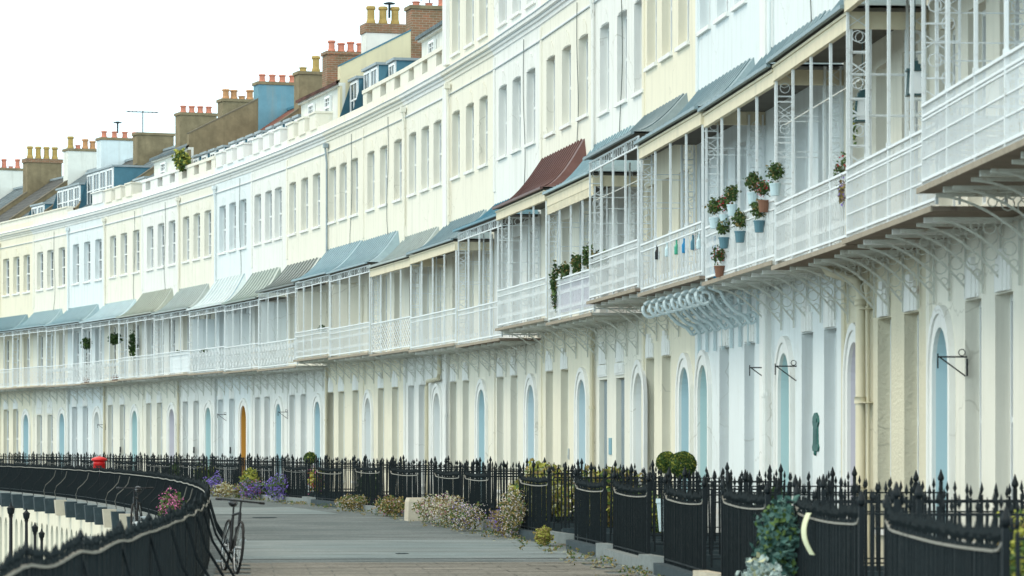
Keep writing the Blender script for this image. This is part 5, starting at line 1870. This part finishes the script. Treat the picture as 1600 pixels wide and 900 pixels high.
# lanterns
def lantern(u, n, z, lb, hang):
    root = empty('lantern', P(u, n, z))
    tag(root, lb, 'lantern', 'lanterns hung in the verandah')
    f = MB()
    w = .085
    for sx in (-1, 1):
        for sy in (-1, 1):
            f.bar((sx * w, sy * w, 0), (sx * w * .85, sy * w * .85, .26), .014, .014)
    f.box(-.1, .1, -.1, .1, -.02, 0.0)
    f.prism_z([(-.1, -.1), (.1, -.1), (.1, .1), (-.1, .1)], .26, .285)
    f.prism_z([(-.06, -.06), (.06, -.06), (.06, .06), (-.06, .06)], .285, .34)
    f.prism_z([(-.035, -.035), (.035, -.035), (.035, .035), (-.035, .035)], .34, .38)
    f.tube([(0, 0, .38), (0, 0, .38 + hang)], .005, 4)
    f.build('frame', M['lantern_green'], root)
    g = MB()
    g.box(-.065, .065, -.065, .065, .003, .255)
    g.build('pane', M['sash'], root)
lantern(-27.16, .7, 5.66, 'left lantern hanging lower in the verandah', .75)
lantern(-30.73, .7, 5.62, 'right lantern, the larger one near the thick iron post', .8)

# shutter leaned in the nearest verandah
mb = MB()
for i in range(14):
    mb.box(-.4, .4, -.02, .02, .04 + i * .052, .075 + i * .052)
mb.box(-.43, -.4, -.025, .025, 0, .78); mb.box(.4, .43, -.025, .025, 0, .78)
o = mb.build('louvre_panel', M['sash'], None, P(-33.2, .45, 4.38), rel=True)
o.rotation_euler = (0, 0, R(6))
tag(o, 'white louvred panel standing in the nearest verandah', 'louvre panel')

# ------------------------------------------------------------------ wall fixtures
def wall_bracket(u, z, lb, L=.34):
    base = P(u, 0, z)
    t, o_ = TANG(u), OUTW(u)
    mb = MB()
    up = Vector((0, 0, 1))
    mb.bar(base + o_ * .0, base + o_ * L, .018, .018)
    mb.bar(base - up * .02, base + up * .0 - up * .22, .02, .02)
    mb.bar(base + o_ * .02 - up * .22, base + o_ * L * .95, .015, .015)
    mb.bar(base + o_ * L + up * .04, base + o_ * L - up * .13, .016, .016)
    mb.ring(base + o_ * .06 + up * .05, .04, o_, up, .01, 7)
    tag(mb.build('lamp_bracket', M['black'], None, base), lb, 'bracket', 'black iron brackets on the house fronts')
wall_bracket(-15.8, 2.86, 'iron wall bracket left of the tall white pier')
wall_bracket(-18.1, 2.83, 'iron wall bracket over the aqua door recess')
wall_bracket(-30.2, 2.66, 'iron wall bracket beside the blue arched door on the right')
wall_bracket(46.8, 2.75, 'iron wall bracket beside the far blue door')
wall_bracket(57.0, 2.75, 'iron wall bracket left of the ochre door')
wall_bracket(78.0, 2.5, 'iron wall bracket above the pillar box')

def plaque():
    u, z = -19.74, 1.81
    base = P(u, 0.0, z)
    root = empty('bronze_plaque', base, math.atan2(-TANG(u).y, -TANG(u).x))
    tag(root, 'narrow green bronze relief plaque fixed between two ground windows', 'plaque')
    mb = MB()
    pts = [(-.22, -.26), (.22, -.26), (.27, -.20), (.20, -.14), (.18, .10), (.26, .17), (.22, .25), (.08, .31), (-.08, .31), (-.22, .25), (-.26, .17), (-.18, .10), (-.20, -.14), (-.27, -.20)]
    n = len(pts)
    vv = [(x, -.01, z_) for x, z_ in pts] + [(x * .92, -.035, z_ * .97) for x, z_ in pts]
    ff = [tuple(range(n, 2 * n))] + [(i, (i + 1) % n, (i + 1) % n + n, i + n) for i in range(n)]
    mb.add(vv, ff)
    mb.lathe((0, -.03, -.32), [(.01, 0), (.03, .03), (.02, .07)], 8)
    mb.build('plate', M['bronze'], root)
    rl = MB()
    for i in range(9):
        rl.box(-.13, .13, -.043, -.035, -.15 + i * .026, -.137 + i * .026)
    rl.box(-.15, .15, -.045, -.035, .17, .22)
    rl.build('relief', M['bronze'], root)
plaque()
u = .71
mb = MB()
mb.box(-.15, .15, -.03, -.003, -.17, .17)
base = P(u, 0, 1.62)
o = mb.build('info_plaque', M['plaque_blue'], None, base, rel=True)
o.rotation_euler = (0, 0, math.atan2(-TANG(u).y, -TANG(u).x))
tag(o, 'blue grey rectangular plaque between the dark ground windows', 'plaque')
for u, lb in ((5.0, 'small door entry panel by the pale blue recess'), (74.6, 'small entry panel beside the aqua door above the pillar box'), (61.8, 'small entry panel on the lilac door side'), (55.6, 'small entry panel beside the aqua door near the ochre one')):
    mb = MB()
    mb.box(-.05, .05, -.04, -.004, -.12, .12)
    mb.box(-.035, .035, -.05, -.04, -.09, -.02)
    o = mb.build('entry_panel', M['steel'] if u == 5.0 else M['black'], None, P(u + .7, 0, 1.45), rel=True)
    o.rotation_euler = (0, 0, math.atan2(-TANG(u).y, -TANG(u).x))
    tag(o, lb, 'entry panel')

# ribbon on the railing panel
mb = MB()
c = P(-39.2, 3.05, 1.05)
o_, t = OUTW(-39.2), TANG(-39.2)
pr = None
for i in range(9):
    s = i / 8
    p = c + o_ * (.02 + .06 * math.sin(s * 3)) - t * (.32 * s ** 1.3) - Vector((0, 0, .36 * s))
    q = p - t * .11 - o_ * .028
    if pr:
        mb.quad(pr[0], pr[1], q, p)
        e = o_ * .006
        mb.quad(pr[0] + e, p + e, q + e, pr[1] + e)
    pr = (p, q)
tag(mb.build('ribbon', M['ribbon'], None, c), 'pale green ribbon tied to the top rail of a railing panel', 'ribbon')

# ------------------------------------------------------------------ pillar box
base = P(57.5, 4.6, 0)
root = empty('pillar_box', base)
tag(root, 'red pillar post box standing on the far terrace', 'post box')
mb = MB()
mb.lathe((0, 0, 0), [(.25, 0), (.25, .12), (.215, .15), (.215, .95), (.225, .96), (.225, 1.0), (.215, 1.01), (.215, 1.06)], 28)
smooth(mb.build('body', M['red_paint'], root))
mb = MB()
mb.lathe((0, 0, 1.06), [(.24, 0), (.29, .03), (.29, .075), (.26, .10), (.17, .14), (.05, .165), (.03, .18)], 28)
smooth(mb.build('cap', M['red_paint'], root))
mb = MB()
mb.box(-.11, .11, -.232, -.20, .86, .90)
mb.build('letter_slot', M['black'], root)
mb = MB()
mb.box(-.09, .09, -.228, -.20, .58, .74)
mb.build('notice_plate', M['sash'], root)

# ------------------------------------------------------------------ bicycles
def bicycle(base, rz, label, frame, lean=0.0):
    root = empty('bicycle', base, rz)
    root.rotation_euler = (lean, 0, rz)
    tag(root, label, 'bicycle', 'bicycles parked at the terrace railing')
    R_ = .33
    for cx, nm in ((-.52, 'front_wheel'), (.52, 'rear_wheel')):
        t = MB()
        pts = [(cx + R_ * math.cos(a), 0, R_ + R_ * math.sin(a)) for a in [2 * math.pi * k / 28 for k in range(28)]]
        t.tube(pts, .019, 7, closed=True)
        w = smooth(t.build(nm, M['rubber'], root))
        r = MB()
        pts = [(cx + (R_ - .025) * math.cos(a), 0, R_ + (R_ - .025) * math.sin(a)) for a in [2 * math.pi * k / 28 for k in range(28)]]
        r.tube(pts, .009, 5, closed=True)
        for k in range(20):
            a = 2 * math.pi * k / 20
            r.tube([(cx, .02 if k % 2 else -.02, R_), (cx + (R_ - .03) * math.cos(a), 0, R_ + (R_ - .03) * math.sin(a))], .0016, 3)
        r.tube([(cx, -.05, R_), (cx, .05, R_)], .022, 8)
        r.build('rim', M['steel'], w)
    f = MB()
    bb = (.10, 0, .28); st = (.22, 0, .74); hd = (-.34, 0, .78); hd0 = (-.37, 0, .62); rw = (.52, 0, .33); fw = (-.52, 0, .33)
    f.tube([bb, st], .017, 8); f.tube([bb, hd0], .019, 8); f.tube([st, hd], .017, 8); f.tube([hd0, hd], .021, 8)
    for s in (-.045, .045):
        f.tube([bb, (rw[0], s, rw[2])], .009, 6); f.tube([st, (rw[0], s, rw[2])], .008, 6)
        f.tube([hd0, (hd0[0] - .03, s, .58), (fw[0], s, fw[2])], .010, 6)
    f.build('frame', M[frame], root)
    s_ = MB()
    s_.tube([st, (.25, 0, .87)], .013, 6)
    s_.tube([(.15, 0, .885), (.2, 0, .89), (.28, 0, .895), (.36, 0, .90)], [.012, .028, .055, .06], 8)
    s_.build('saddle', M['black'], root)
    hb = MB()
    hb.tube([hd, (-.33, 0, .90), (-.38, 0, .93)], .013, 6)
    hb.tube([(-.28, -.29, .93), (-.36, -.2, .93), (-.38, 0, .93), (-.36, .2, .93), (-.28, .29, .93)], .012, 7)
    hb.tube([(-.24, -.31, .93), (-.31, -.25, .93)], .018, 7); hb.tube([(-.24, .31, .93), (-.31, .25, .93)], .018, 7)
    hb.build('handlebar', M['black'], root)
    pd = MB()
    pd.tube([(.10, -.07, .28), (.10, .07, .28)], .02, 8)
    pd.bar((.10, .07, .28), (.17, .075, .13), .018, .012); pd.bar((.10, -.07, .28), (.03, -.075, .43), .018, .012)
    pd.box(.13, .22, .08, .17, .12, .14); pd.box(-.02, .07, -.17, -.08, .42, .44)
    pts = [(.10 + .085 * math.cos(a), .045, .28 + .085 * math.sin(a)) for a in [2 * math.pi * k / 16 for k in range(16)]]
    pd.tube(pts, .006, 4, closed=True)
    pd.build('crankset', M['steel'], root)
    return root
u = -24.6
tg = TANG(u)
bicycle(P(u, 8.52, 0.002), math.atan2(tg.y, tg.x) + R(9), 'dark bicycle leaning on the near terrace railing at the path', 'black', R(6))
u = -9.6
tg = TANG(u)
bicycle(P(u, 9.9, -.018), math.atan2(tg.y, tg.x) - R(6), 'dark bicycle parked outside the railing beyond the near bend', 'black')
base = P(-10.4, 9.7, -.02)
mb = MB()
mb.box(-.2, .2, -.12, .12, 0, .34)
mb.box(-.22, .22, -.14, .14, .34, .37)
tag(mb.build('white_crate', M['sash'], None, base, rel=True), 'white lidded box beside the dark bicycle outside the railing', 'box')

# lamp posts / gate piers in the lower street seen past the railing
for i, (x, y, h_, lb) in enumerate([(-10.39, 71.0, 4.63, 'tallest black lamp post below the terrace, farthest left'), (-11.06, 78.0, 4.38, 'black post with a plant filled top below the terrace'),
                                    (-11.84, 85.0, 3.90, 'third black post below the terrace'), (-12.36, 90.0, 3.62, 'shortest black post below the terrace, nearest the cream pipe')]):
    root = empty('lamp_post', (x, y, -4.2))
    tag(root, lb, 'lamp post', 'black posts in the lower street')
    mb = MB()
    mb.lathe((0, 0, 0), [(.10, 0), (.10, .5), (.05, .6), (.035, h_ - .3), (.05, h_ - .24)], 10)
    mb.build('pole', M['black'], root)
    mb = MB()
    mb.lathe((0, 0, h_ - .24), [(.04, 0), (.07, .05), (.08, .13), (.085, .15), (.03, .2), (.01, .27)], 8)
    mb.build('lantern_head', M['black_iron'], root)
